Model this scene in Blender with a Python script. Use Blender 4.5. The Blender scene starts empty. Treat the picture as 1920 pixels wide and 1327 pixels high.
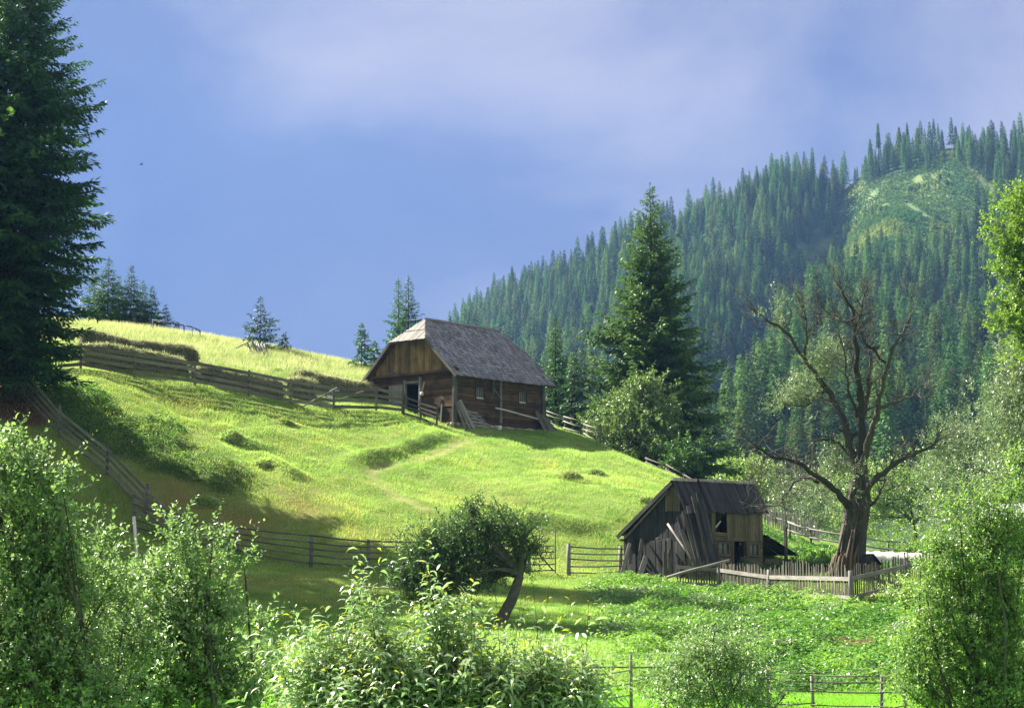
import bpy, math, random
import numpy as np
from mathutils import Vector, Matrix

# ------------------------------------------------------------------ camera, sky, sun, exposure
SC = bpy.context.scene
COL = SC.collection
F, CX, CY = 3168.0, 960.0, 663.5            # focal length and centre in photo pixels
TH = math.atan(386.5 / F)                   # camera tilted up a little, eye level at z = 0
cT, sT = math.cos(TH), math.sin(TH)

cam = bpy.data.cameras.new("camera")
cam.sensor_width = 36.0
cam.lens = 36.0 * F / 1920.0
cam.clip_start, cam.clip_end = 0.1, 9000.0
camo = bpy.data.objects.new("camera", cam)
camo.rotation_euler = (math.pi / 2 + TH, 0, 0)
COL.objects.link(camo)
SC.camera = camo

SUN_AZ = (-0.83, 0.558)                      # horizontal direction towards the sun
SUN_EL = math.radians(40)
sl = bpy.data.lights.new("sun", 'SUN')
sl.energy = 5.0
sl.angle = math.radians(0.5)
sl.color = (1.0, 0.92, 0.76)
so = bpy.data.objects.new("sun", sl)
sdir = Vector((SUN_AZ[0] * math.cos(SUN_EL), SUN_AZ[1] * math.cos(SUN_EL), math.sin(SUN_EL))).normalized()
so.rotation_euler = sdir.to_track_quat('Z', 'Y').to_euler()
so.location = sdir * 400
COL.objects.link(so)

SC.view_settings.view_transform = 'Standard'
SC.view_settings.look = 'None'
SC.view_settings.exposure = 2.15
SC.view_settings.gamma = 1.0
SC.cycles.max_bounces = 6
SC.cycles.diffuse_bounces = 3
SC.cycles.glossy_bounces = 2
SC.cycles.transmission_bounces = 4
SC.cycles.transparent_max_bounces = 8
SC.cycles.volume_bounces = 0
SC.cycles.use_denoising = True
SC.cycles.denoising_prefilter = 'ACCURATE'
SC.cycles.denoising_input_passes = 'RGB_ALBEDO_NORMAL'

W = bpy.data.worlds.new("World")
SC.world = W
W.use_nodes = True


def build_world():
    nt = W.node_tree
    N, L = nt.nodes, nt.links
    N.clear()
    out = N.new('ShaderNodeOutputWorld')
    bg = N.new('ShaderNodeBackground')
    L.new(bg.outputs[0], out.inputs[0])
    sky = N.new('ShaderNodeTexSky')
    sky.sky_type = 'NISHITA'
    sky.sun_disc = False
    sky.sun_elevation = SUN_EL
    sky.sun_rotation = math.atan2(SUN_AZ[0], SUN_AZ[1])
    sky.air_density, sky.dust_density, sky.ozone_density = 1.0, 0.3, 2.0
    tc = N.new('ShaderNodeTexCoord')
    mp = N.new('ShaderNodeMapping')
    mp.inputs['Scale'].default_value = (1.0, 1.0, 1.45)
    mp.inputs['Rotation'].default_value = (0, 0.18, 0)
    L.new(tc.outputs['Generated'], mp.inputs[0])
    nz = N.new('ShaderNodeTexNoise')
    nz.inputs['Scale'].default_value = 3.4
    nz.inputs['Detail'].default_value = 8
    nz.inputs['Roughness'].default_value = 0.56
    nz.inputs['Distortion'].default_value = 0.35
    L.new(mp.outputs[0], nz.inputs['Vector'])
    sep = N.new('ShaderNodeSeparateXYZ')
    L.new(tc.outputs['Generated'], sep.inputs[0])

    def math_(op, a, b=None, clamp=False):
        m = N.new('ShaderNodeMath')
        m.operation = op
        m.use_clamp = clamp
        for i, v in enumerate((a, b)):
            if v is None:
                continue
            if isinstance(v, (int, float)):
                m.inputs[i].default_value = v
            else:
                L.new(v, m.inputs[i])
        return m.outputs[0]
    # a pale veil of cloud high up and to the east, deeper blue low in the west
    fac = math_('ADD', math_('MULTIPLY', sep.outputs['Z'], 1.5), math_('MULTIPLY', sep.outputs['X'], 0.95))
    fac = math_('ADD', fac, math_('MULTIPLY', math_('SUBTRACT', nz.outputs['Fac'], 0.5), 1.9))
    fac = math_('ADD', fac, 0.20)
    low = math_('MULTIPLY', math_('SUBTRACT', 0.19, sep.outputs['Z'], True), 3.4)
    fac = math_('ADD', fac, low, True)
    cr = N.new('ShaderNodeValToRGB')
    e = cr.color_ramp.elements
    e[0].position, e[0].color = 0.0, (0.056, 0.090, 0.250, 1)
    e[1].position, e[1].color = 1.0, (0.280, 0.278, 0.372, 1)
    m = e.new(0.5)
    m.color = (0.102, 0.132, 0.285, 1)
    L.new(fac, cr.inputs[0])
    south = math_('MULTIPLY', math_('SUBTRACT', 0.80, sep.outputs['Y']), 1.7, True)   # added fill: unseen sky overhead and to the south brightened to lift shade
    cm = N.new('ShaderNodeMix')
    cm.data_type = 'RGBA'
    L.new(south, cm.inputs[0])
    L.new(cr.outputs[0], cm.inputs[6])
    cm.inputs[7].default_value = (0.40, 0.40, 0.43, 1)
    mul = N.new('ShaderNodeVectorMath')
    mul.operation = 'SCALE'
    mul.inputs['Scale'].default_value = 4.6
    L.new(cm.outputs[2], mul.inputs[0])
    mix = N.new('ShaderNodeMix')
    mix.data_type = 'RGBA'
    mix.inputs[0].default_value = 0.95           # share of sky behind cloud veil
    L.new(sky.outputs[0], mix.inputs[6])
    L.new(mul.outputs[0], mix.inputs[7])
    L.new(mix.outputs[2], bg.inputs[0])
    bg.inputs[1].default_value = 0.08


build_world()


def ray(px, py):
    u, v = (px - CX) / F, (CY - py) / F
    y = cT - v * sT
    return u / y, (sT + v * cT) / y


def P(px, py, D):
    x, z = ray(px, py)
    return np.array((x * D, D, z * D))


def proj(p):
    x, y, z = p[0], p[1], p[2]
    f = y * cT + z * sT
    up = -y * sT + z * cT
    return CX + F * x / f, CY - F * up / f


# ------------------------------------------------------------------ tagging
def tag(o, label=None, cat=None, group=None, kind=None):
    if label:
        o['label'] = label
    if cat:
        o['category'] = cat
    if group:
        o['group'] = group
    if kind:
        o['kind'] = kind
    return o


def empty(name, loc=(0, 0, 0), rz=0.0):
    o = bpy.data.objects.new(name, None)
    o.location = loc
    o.rotation_euler = (0, 0, rz)
    o.empty_display_size = 0.3
    COL.objects.link(o)
    return o


def link(name, me, parent=None):
    o = bpy.data.objects.new(name, me)
    COL.objects.link(o)
    if parent is not None:
        o.parent = parent
    return o


def copy_tree(o, parent=None):
    c = o.copy()
    COL.objects.link(c)
    if parent is not None:
        c.parent = parent
    for ch in list(o.children):
        copy_tree(ch, c)
    return c


# ------------------------------------------------------------------ materials
def nodes(name):
    m = bpy.data.materials.new(name)
    m.use_nodes = True
    nt = m.node_tree
    nt.nodes.clear()
    out = nt.nodes.new('ShaderNodeOutputMaterial')
    return m, nt.nodes, nt.links, out


def rgba(c):
    return (c[0], c[1], c[2], 1.0)


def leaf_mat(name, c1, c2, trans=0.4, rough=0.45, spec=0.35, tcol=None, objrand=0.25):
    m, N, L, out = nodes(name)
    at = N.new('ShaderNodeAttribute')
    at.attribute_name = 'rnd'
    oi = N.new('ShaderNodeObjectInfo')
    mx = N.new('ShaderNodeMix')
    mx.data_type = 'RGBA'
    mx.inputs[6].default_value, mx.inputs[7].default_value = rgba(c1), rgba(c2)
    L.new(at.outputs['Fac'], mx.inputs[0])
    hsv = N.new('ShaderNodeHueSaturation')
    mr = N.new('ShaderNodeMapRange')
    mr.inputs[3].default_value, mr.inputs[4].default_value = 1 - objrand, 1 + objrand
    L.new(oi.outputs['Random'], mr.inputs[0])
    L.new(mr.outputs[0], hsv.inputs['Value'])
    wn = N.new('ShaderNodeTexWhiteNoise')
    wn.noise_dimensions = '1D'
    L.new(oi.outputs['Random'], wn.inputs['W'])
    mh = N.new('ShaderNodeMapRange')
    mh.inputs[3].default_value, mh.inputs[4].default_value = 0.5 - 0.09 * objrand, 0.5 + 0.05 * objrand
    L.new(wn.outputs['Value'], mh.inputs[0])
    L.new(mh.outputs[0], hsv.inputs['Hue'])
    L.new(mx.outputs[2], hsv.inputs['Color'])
    pb = N.new('ShaderNodeBsdfPrincipled')
    pb.inputs['Roughness'].default_value = rough
    pb.inputs['Specular IOR Level'].default_value = spec
    L.new(hsv.outputs[0], pb.inputs['Base Color'])
    tr = N.new('ShaderNodeBsdfTranslucent')
    tm = N.new('ShaderNodeMix')
    tm.data_type = 'RGBA'
    tm.blend_type = 'MULTIPLY'
    tm.inputs[0].default_value = 1.0
    L.new(hsv.outputs[0], tm.inputs[6])
    tm.inputs[7].default_value = rgba(tcol or (1.5, 1.5, 0.6))
    L.new(tm.outputs[2], tr.inputs[0])
    ms = N.new('ShaderNodeMixShader')
    ms.inputs[0].default_value = trans
    L.new(pb.outputs[0], ms.inputs[1])
    L.new(tr.outputs[0], ms.inputs[2])
    L.new(ms.outputs[0], out.inputs[0])
    return m


def wood_mat(name, dark, light, grain=14.0, rough=0.85, stain=0.5, stain_col=None, var=0.35, bump=0.25):
    m, N, L, out = nodes(name)
    uv = N.new('ShaderNodeUVMap')
    mp = N.new('ShaderNodeMapping')
    mp.inputs['Scale'].default_value = (0.8, grain, 1)
    L.new(uv.outputs[0], mp.inputs[0])
    n1 = N.new('ShaderNodeTexNoise')
    n1.inputs['Scale'].default_value = 1.6
    n1.inputs['Detail'].default_value = 6
    n1.inputs['Roughness'].default_value = 0.65
    L.new(mp.outputs[0], n1.inputs['Vector'])
    tc = N.new('ShaderNodeTexCoord')
    n2 = N.new('ShaderNodeTexNoise')
    n2.inputs['Scale'].default_value = 1.1
    n2.inputs['Detail'].default_value = 4
    L.new(tc.outputs['Object'], n2.inputs['Vector'])
    at = N.new('ShaderNodeAttribute')
    at.attribute_name = 'rnd'
    cr = N.new('ShaderNodeValToRGB')
    cr.color_ramp.elements[0].position = 0.32
    cr.color_ramp.elements[1].position = 0.68
    cr.color_ramp.elements[0].color = rgba(dark)
    cr.color_ramp.elements[1].color = rgba(light)
    L.new(n1.outputs['Fac'], cr.inputs[0])
    # weather stains
    sr = N.new('ShaderNodeMapRange')
    sr.inputs[1].default_value, sr.inputs[2].default_value = 0.42, 0.68
    L.new(n2.outputs['Fac'], sr.inputs[0])
    sm = N.new('ShaderNodeMath')
    sm.operation = 'MULTIPLY'
    sm.inputs[1].default_value = stain
    L.new(sr.outputs[0], sm.inputs[0])
    mx = N.new('ShaderNodeMix')
    mx.data_type = 'RGBA'
    L.new(sm.outputs[0], mx.inputs[0])
    L.new(cr.outputs[0], mx.inputs[6])
    mx.inputs[7].default_value = rgba(stain_col or [c * 0.5 for c in dark])
    hsv = N.new('ShaderNodeHueSaturation')
    mr = N.new('ShaderNodeMapRange')
    mr.inputs[3].default_value, mr.inputs[4].default_value = 1 - var, 1 + var
    L.new(at.outputs['Fac'], mr.inputs[0])
    L.new(mr.outputs[0], hsv.inputs['Value'])
    L.new(mx.outputs[2], hsv.inputs['Color'])
    pb = N.new('ShaderNodeBsdfPrincipled')
    pb.inputs['Roughness'].default_value = rough
    pb.inputs['Specular IOR Level'].default_value = 0.25
    L.new(hsv.outputs[0], pb.inputs['Base Color'])
    bp = N.new('ShaderNodeBump')
    bp.inputs['Strength'].default_value = bump
    bp.inputs['Distance'].default_value = 0.03
    L.new(n1.outputs['Fac'], bp.inputs['Height'])
    L.new(bp.outputs[0], pb.inputs['Normal'])
    L.new(pb.outputs[0], out.inputs[0])
    return m


def plain_mat(name, c1, c2, scale=6.0, rough=0.9, bump=0.3, detail=5, spec=0.25):
    m, N, L, out = nodes(name)
    tc = N.new('ShaderNodeTexCoord')
    n1 = N.new('ShaderNodeTexNoise')
    n1.inputs['Scale'].default_value = scale
    n1.inputs['Detail'].default_value = detail
    L.new(tc.outputs['Object'], n1.inputs['Vector'])
    at = N.new('ShaderNodeAttribute')
    at.attribute_name = 'rnd'
    ad = N.new('ShaderNodeMath')
    ad.operation = 'MULTIPLY_ADD'
    ad.inputs[1].default_value = 0.5
    L.new(at.outputs['Fac'], ad.inputs[0])
    sb = N.new('ShaderNodeMath')
    sb.operation = 'SUBTRACT'
    L.new(n1.outputs['Fac'], sb.inputs[0])
    sb.inputs[1].default_value = 0.25
    L.new(sb.outputs[0], ad.inputs[2])
    cr = N.new('ShaderNodeValToRGB')
    cr.color_ramp.elements[0].position, cr.color_ramp.elements[1].position = 0.3, 0.7
    cr.color_ramp.elements[0].color, cr.color_ramp.elements[1].color = rgba(c1), rgba(c2)
    L.new(ad.outputs[0], cr.inputs[0])
    pb = N.new('ShaderNodeBsdfPrincipled')
    pb.inputs['Roughness'].default_value = rough
    pb.inputs['Specular IOR Level'].default_value = spec
    L.new(cr.outputs[0], pb.inputs['Base Color'])
    bp = N.new('ShaderNodeBump')
    bp.inputs['Strength'].default_value = bump
    bp.inputs['Distance'].default_value = 0.05
    L.new(n1.outputs['Fac'], bp.inputs['Height'])
    L.new(bp.outputs[0], pb.inputs['Normal'])
    L.new(pb.outputs[0], out.inputs[0])
    return m


M = {}
M['log'] = wood_mat('log_wood', (0.028, 0.017, 0.010), (0.150, 0.086, 0.042), 10, stain=0.75, stain_col=(0.018, 0.014, 0.012), var=0.45)
M['gable'] = wood_mat('gable_board_wood', (0.080, 0.050, 0.022), (0.330, 0.215, 0.100), 9, stain=0.65, stain_col=(0.035, 0.024, 0.016), var=0.40)
M['grey'] = wood_mat('weathered_grey_wood', (0.120, 0.115, 0.110), (0.315, 0.305, 0.295), 12, stain=0.4, stain_col=(0.07, 0.065, 0.06), var=0.25)
M['greydark'] = wood_mat('dark_weathered_wood', (0.050, 0.046, 0.041), (0.165, 0.153, 0.136), 12, stain=0.5, stain_col=(0.03, 0.028, 0.03), var=0.35)
M['shed'] = wood_mat('dark_board_wood', (0.010, 0.011, 0.013), (0.052, 0.053, 0.058), 10, stain=0.6, stain_col=(0.010, 0.010, 0.012), var=0.55)  # dark boards, colour lowered further to stand in for shade on the gable
M['shedwarm'] = wood_mat('shed_front_wood', (0.060, 0.050, 0.030), (0.185, 0.158, 0.098), 10, stain=0.5, stain_col=(0.05, 0.042, 0.025), var=0.25)
M['shedroof'] = wood_mat('shed_roof_wood', (0.012, 0.012, 0.016), (0.052, 0.050, 0.060), 16, stain=0.4, var=0.45)
M['fence'] = wood_mat('fence_wood', (0.085, 0.078, 0.067), (0.230, 0.215, 0.185), 12, stain=0.4, stain_col=(0.05, 0.05, 0.04), var=0.3)
M['picket'] = wood_mat('picket_wood', (0.040, 0.038, 0.032), (0.125, 0.120, 0.100), 12, stain=0.4, stain_col=(0.03, 0.035, 0.025), var=0.4)
M['shingle'] = wood_mat('roof_shingle_wood', (0.078, 0.077, 0.088), (0.360, 0.355, 0.395), 9, stain=0.35, stain_col=(0.07, 0.066, 0.07), var=0.45, bump=0.4)
M['pale'] = wood_mat('pale_new_wood', (0.40, 0.38, 0.34), (0.62, 0.60, 0.56), 12, stain=0.2, var=0.15)
M['stone'] = plain_mat('foundation_stone', (0.16, 0.14, 0.115), (0.42, 0.38, 0.32), 3, bump=0.5)
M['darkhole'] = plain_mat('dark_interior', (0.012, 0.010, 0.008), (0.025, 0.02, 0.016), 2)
M['white'] = plain_mat('white_sheet', (0.46, 0.44, 0.40), (0.64, 0.62, 0.57), 2.5, rough=0.5)
M['whitepaint'] = plain_mat('white_paint', (0.40, 0.41, 0.43), (0.62, 0.62, 0.64), 5, rough=0.6)
M['metal'] = plain_mat('grey_metal_sheet', (0.26, 0.28, 0.30), (0.42, 0.44, 0.47), 1.2, rough=0.45)
M['iron'] = plain_mat('rusty_iron', (0.03, 0.022, 0.02), (0.08, 0.06, 0.05), 9, rough=0.7)
M['bark'] = plain_mat('spruce_bark', (0.030, 0.024, 0.018), (0.095, 0.075, 0.058), 7, bump=0.7)
M['twig'] = plain_mat('twig_bark', (0.036, 0.035, 0.030), (0.105, 0.102, 0.086), 9, bump=0.3)
M['bird'] = plain_mat('bird_feather', (0.02, 0.02, 0.025), (0.05, 0.05, 0.06), 5)
M['soil'] = plain_mat('mound_soil', (0.05, 0.04, 0.02), (0.17, 0.13, 0.06), 9, bump=0.6)
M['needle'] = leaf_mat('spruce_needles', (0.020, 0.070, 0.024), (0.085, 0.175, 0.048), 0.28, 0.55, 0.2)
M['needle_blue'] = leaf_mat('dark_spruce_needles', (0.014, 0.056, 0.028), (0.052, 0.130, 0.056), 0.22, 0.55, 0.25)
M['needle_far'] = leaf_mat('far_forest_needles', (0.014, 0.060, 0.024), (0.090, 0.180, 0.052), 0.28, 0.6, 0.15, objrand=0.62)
M['needle_young'] = leaf_mat('young_spruce_needles', (0.022, 0.075, 0.040), (0.055, 0.150, 0.060), 0.25, 0.55, 0.2)
M['leaf_near'] = leaf_mat('apple_leaf', (0.080, 0.170, 0.062), (0.290, 0.390, 0.220), 0.38, 0.40, 1.0, tcol=(1.4, 1.5, 0.7), objrand=0.05)
M['leaf_willow'] = leaf_mat('long_willow_leaf', (0.150, 0.270, 0.110), (0.420, 0.520, 0.320), 0.34, 0.38, 1.0, tcol=(1.25, 1.35, 0.8), objrand=0.05)
M['leaf_tip'] = leaf_mat('yellow_shoot_leaf', (0.22, 0.30, 0.03), (0.36, 0.36, 0.06), 0.45, 0.35, 0.4, objrand=0.05)
M['leaf_dark'] = leaf_mat('dark_apple_leaf', (0.030, 0.090, 0.028), (0.095, 0.185, 0.060), 0.32, 0.45, 0.5, objrand=0.1)
M['leaf_mid'] = leaf_mat('green_tree_leaf', (0.090, 0.200, 0.055), (0.270, 0.390, 0.160), 0.44, 0.42, 0.9, objrand=0.12)
M['leaf_grey'] = leaf_mat('silver_willow_leaf', (0.095, 0.165, 0.075), (0.250, 0.320, 0.190), 0.34, 0.42, 0.8, tcol=(1.2, 1.25, 0.8), objrand=0.1)
M['leaf_hill'] = leaf_mat('hill_broadleaf', (0.030, 0.095, 0.024), (0.120, 0.205, 0.055), 0.3, 0.7, 0.1, objrand=0.4)
M['scrub'] = leaf_mat('hill_scrub_leaf', (0.032, 0.090, 0.028), (0.175, 0.215, 0.065), 0.3, 0.8, 0.1)
M['leaf_shrub'] = leaf_mat('shrub_leaf', (0.060, 0.130, 0.045), (0.190, 0.280, 0.120), 0.34, 0.42, 0.7, objrand=0.05)
M['leaf_lime'] = leaf_mat('lime_green_leaf', (0.100, 0.205, 0.030), (0.215, 0.330, 0.075), 0.40, 0.4, 0.5, tcol=(1.3, 1.35, 0.6), objrand=0.05)
M['grass'] = leaf_mat('meadow_grass_blade', (0.120, 0.265, 0.048), (0.370, 0.500, 0.165), 0.43, 0.5, 0.2, tcol=(1.35, 1.45, 0.85))
M['grass_dry'] = leaf_mat('dry_grass_blade', (0.230, 0.250, 0.085), (0.440, 0.420, 0.200), 0.43, 0.5, 0.2)
M['grass_tall'] = leaf_mat('tall_grass_blade', (0.200, 0.255, 0.095), (0.440, 0.440, 0.260), 0.40, 0.5, 0.2, tcol=(1.3, 1.3, 1.0))
M['lawn'] = leaf_mat('lawn_grass_blade', (0.090, 0.260, 0.022), (0.210, 0.420, 0.060), 0.48, 0.5, 0.2)
M['herb'] = leaf_mat('herb_leaf', (0.042, 0.150, 0.030), (0.170, 0.335, 0.095), 0.38, 0.4, 0.3)
M['weed'] = leaf_mat('dark_weed_leaf', (0.042, 0.135, 0.034), (0.125, 0.250, 0.065), 0.38, 0.5, 0.25)
M['hay'] = leaf_mat('hay_straw', (0.120, 0.140, 0.068), (0.430, 0.450, 0.270), 0.40, 0.7, 0.15, tcol=(1.2, 1.2, 0.9))
M['haycore'] = plain_mat('hay_body', (0.066, 0.076, 0.040), (0.180, 0.190, 0.110), 9, bump=0.9)


# ------------------------------------------------------------------ mesh helpers
class MB:
    def __init__(s, seed=0):
        s.v, s.f, s.uv, s.r, s.m, s.sm = [], [], [], [], [], []
        s.rg = random.Random(seed)

    def quadbox(s, c8, L, w, h, rnd=None, mat=0):
        """c8: 8 corners, first four at one end, last four at the other."""
        b = len(s.v)
        s.v.extend([tuple(p) for p in c8])
        r = s.rg.random() if rnd is None else rnd
        ou, ov = s.rg.random() * 20, s.rg.random() * 20
        for k in range(4):
            k2 = (k + 1) % 4
            s.f.append((b + 4 + k, b + 4 + k2, b + k2, b + k))
            wd = (w, h)[k % 2]
            s.uv.append([(ou + L, ov + k), (ou + L, ov + k + wd), (ou, ov + k + wd), (ou, ov + k)])
            s.r.append(r); s.m.append(mat); s.sm.append(False)
        for q in ((0, 1, 2, 3), (7, 6, 5, 4)):
            s.f.append(tuple(b + i for i in q))
            s.uv.append([(ou, ov), (ou, ov + w), (ou + h, ov + w), (ou + h, ov)])
            s.r.append(r); s.m.append(mat); s.sm.append(False)

    def beam(s, p0, p1, w, h, up=(0, 0, 1), taper=1.0, rnd=None, mat=0):
        """bar from p0 to p1; w across, h along 'up'."""
        p0, p1 = Vector(p0), Vector(p1)
        d = p1 - p0
        L = d.length
        d.normalize()
        up = Vector(up)
        sd = d.cross(up)
        if sd.length < 1e-4:
            sd = d.cross(Vector((1, 0, 0)))
        sd.normalize()
        u = sd.cross(d).normalized()
        c = []
        for p, t in ((p0, 1.0), (p1, taper)):
            a, b = sd * w / 2 * t, u * h / 2 * t
            c += [p - a - b, p + a - b, p + a + b, p - a + b]
        s.quadbox(c, L, w, h, rnd, mat)

    def box(s, lo, hi, axis=0, rnd=None, mat=0):
        lo, hi = Vector(lo), Vector(hi)
        c = (lo + hi) / 2
        e = hi - lo
        a = [Vector((1, 0, 0)), Vector((0, 1, 0)), Vector((0, 0, 1))][axis] * e[axis] / 2
        if axis == 2:
            s.beam(c - a, c + a, e[0], e[1], (0, 1, 0), rnd=rnd, mat=mat)
        else:
            s.beam(c - a, c + a, e[1 - axis], e[2], (0, 0, 1), rnd=rnd, mat=mat)

    def tube(s, pts, rad, n=6, rnd=None, mat=0, cap=True):
        pts = [Vector(p) for p in pts]
        r = s.rg.random() if rnd is None else rnd
        ou = s.rg.random() * 20
        b = len(s.v)
        ref = Vector((0.3, 0.2, 1)) if abs((pts[-1] - pts[0]).normalized().z) < 0.9 else Vector((1, 0.2, 0))
        al = 0
        lens = []
        for i, p in enumerate(pts):
            t = (pts[min(i + 1, len(pts) - 1)] - pts[max(i - 1, 0)]).normalized()
            a = t.cross(ref).normalized()
            c = a.cross(t)
            for k in range(n):
                an = 2 * math.pi * k / n
                s.v.append(tuple(p + (a * math.cos(an) + c * math.sin(an)) * rad[i]))
            if i:
                al += (p - pts[i - 1]).length
            lens.append(al)
        for i in range(len(pts) - 1):
            for k in range(n):
                k2 = (k + 1) % n
                s.f.append((b + (i + 1) * n + k, b + (i + 1) * n + k2, b + i * n + k2, b + i * n + k))
                v0, v1 = k * 6.28 * rad[i] / n, (k + 1) * 6.28 * rad[i] / n
                s.uv.append([(ou + lens[i + 1], v0), (ou + lens[i + 1], v1), (ou + lens[i], v1), (ou + lens[i], v0)])
                s.r.append(r); s.m.append(mat); s.sm.append(True)
        if cap:
            for o, rev in ((0, False), ((len(pts) - 1) * n, True)):
                ids = [b + o + k for k in range(n)]
                s.f.append(tuple(ids[::-1] if rev else ids))
                s.uv.append([(ou, 0)] * n)
                s.r.append(r); s.m.append(mat); s.sm.append(False)

    def poly(s, pts, rnd=0.5, mat=0, udir=None):
        b = len(s.v)
        s.v.extend([tuple(p) for p in pts])
        s.f.append(tuple(range(b, b + len(pts))))
        s.uv.append([(p[0], p[2]) for p in pts])
        s.r.append(rnd); s.m.append(mat); s.sm.append(False)

    def build(s, name, mats, parent=None):
        me = bpy.data.meshes.new(name)
        me.from_pydata(s.v, [], s.f)
        if not isinstance(mats, (list, tuple)):
            mats = [mats]
        for m in mats:
            me.materials.append(m)
        uvl = me.uv_layers.new(name='UVMap')
        flat = np.array([c for f in s.uv for p in f for c in p], dtype=np.float32)
        uvl.data.foreach_set('uv', flat)
        a = me.attributes.new('rnd', 'FLOAT', 'FACE')
        a.data.foreach_set('value', np.array(s.r, dtype=np.float32))
        me.polygons.foreach_set('material_index', np.array(s.m, dtype=np.int32))
        me.polygons.foreach_set('use_smooth', np.array(s.sm, dtype=bool))
        me.update()
        return link(name, me, parent)


def mesh_np(name, verts, faces, rnd, mats, midx=None, smooth=False):
    """verts (N,3); faces (M,k) of one size k."""
    me = bpy.data.meshes.new(name)
    k = faces.shape[1]
    me.vertices.add(len(verts))
    me.vertices.foreach_set('co', np.ascontiguousarray(verts, dtype=np.float32).ravel())
    me.loops.add(faces.size)
    me.loops.foreach_set('vertex_index', np.ascontiguousarray(faces, dtype=np.int32).ravel())
    me.polygons.add(len(faces))
    me.polygons.foreach_set('loop_start', np.arange(0, faces.size, k, dtype=np.int32))
    if not isinstance(mats, (list, tuple)):
        mats = [mats]
    for m in mats:
        me.materials.append(m)
    if midx is not None:
        me.polygons.foreach_set('material_index', midx.astype(np.int32))
    me.polygons.foreach_set('use_smooth', np.full(len(faces), smooth, dtype=bool))
    if rnd is not None:
        a = me.attributes.new('rnd', 'FLOAT', 'FACE')
        a.data.foreach_set('value', np.ascontiguousarray(rnd, dtype=np.float32))
    me.update(calc_edges=True)
    return me


def unit(a):
    return a / np.maximum(np.linalg.norm(a, axis=-1, keepdims=True), 1e-9)


def card_arrays(base, d, nrm, ln, wd, mid=0.45, fold=0.0):
    """diamond leaves: returns verts (4N,3), faces (N,4) or folded tris (2N,3)."""
    d = unit(d)
    sd = unit(np.cross(d, nrm))
    up = np.cross(sd, d)
    ln, wd = np.asarray(ln)[:, None], np.asarray(wd)[:, None]
    n = len(base)
    v = np.empty((n, 4, 3))
    m = base + d * ln * mid
    v[:, 0] = base
    v[:, 1] = m + sd * wd / 2 + up * wd * fold
    v[:, 2] = base + d * ln
    v[:, 3] = m - sd * wd / 2 + up * wd * fold
    i = np.arange(n)[:, None] * 4
    if fold:
        f = np.concatenate([i + np.array([0, 1, 2]), i + np.array([0, 2, 3])], axis=1).reshape(-1, 3)
    else:
        f = i + np.array([0, 1, 2, 3])
    return v.reshape(-1, 3), f


def long_leaf_arrays(base, d, nrm, ln, wd, droop):
    """arched strip leaves of six vertices, four triangles."""
    d = unit(d)
    sd = unit(np.cross(d, nrm))
    ln, wd = np.asarray(ln)[:, None], np.asarray(wd)[:, None]
    dz = np.zeros_like(base)
    dz[:, 2] = -1
    n = len(base)
    v = np.empty((n, 6, 3))
    v[:, 0] = base
    p1 = base + d * ln * 0.38 + dz * ln * 0.10 * droop
    p2 = base + d * ln * 0.72 + dz * ln * 0.34 * droop
    v[:, 1], v[:, 2] = p1 + sd * wd / 2, p1 - sd * wd / 2
    v[:, 3], v[:, 4] = p2 + sd * wd * 0.36, p2 - sd * wd * 0.36
    v[:, 5] = base + d * ln * 0.96 + dz * ln * 0.72 * droop
    i = np.arange(n)[:, None] * 6
    f = np.concatenate([i + np.array(t) for t in ((0, 2, 1), (1, 2, 4), (1, 4, 3), (3, 4, 5))], axis=1).reshape(-1, 3)
    return v.reshape(-1, 3), f


# ------------------------------------------------------------------ terrain height
def vnoise(x, y, seed=0):
    """smooth value noise, about -1..1"""
    xi, yi = np.floor(x).astype(np.int64), np.floor(y).astype(np.int64)
    fx, fy = x - xi, y - yi
    fx, fy = fx * fx * (3 - 2 * fx), fy * fy * (3 - 2 * fy)

    def h(a, b):
        n = (a * 374761393 + b * 668265263 + seed * 974634721) & 0xffffffff
        n = ((n ^ (n >> 13)) * 1274126177) & 0xffffffff
        return ((n ^ (n >> 16)) & 0xffff) / 32767.5 - 1
    return (h(xi, yi) * (1 - fx) + h(xi + 1, yi) * fx) * (1 - fy) + (h(xi, yi + 1) * (1 - fx) + h(xi + 1, yi + 1) * fx) * fy


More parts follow.
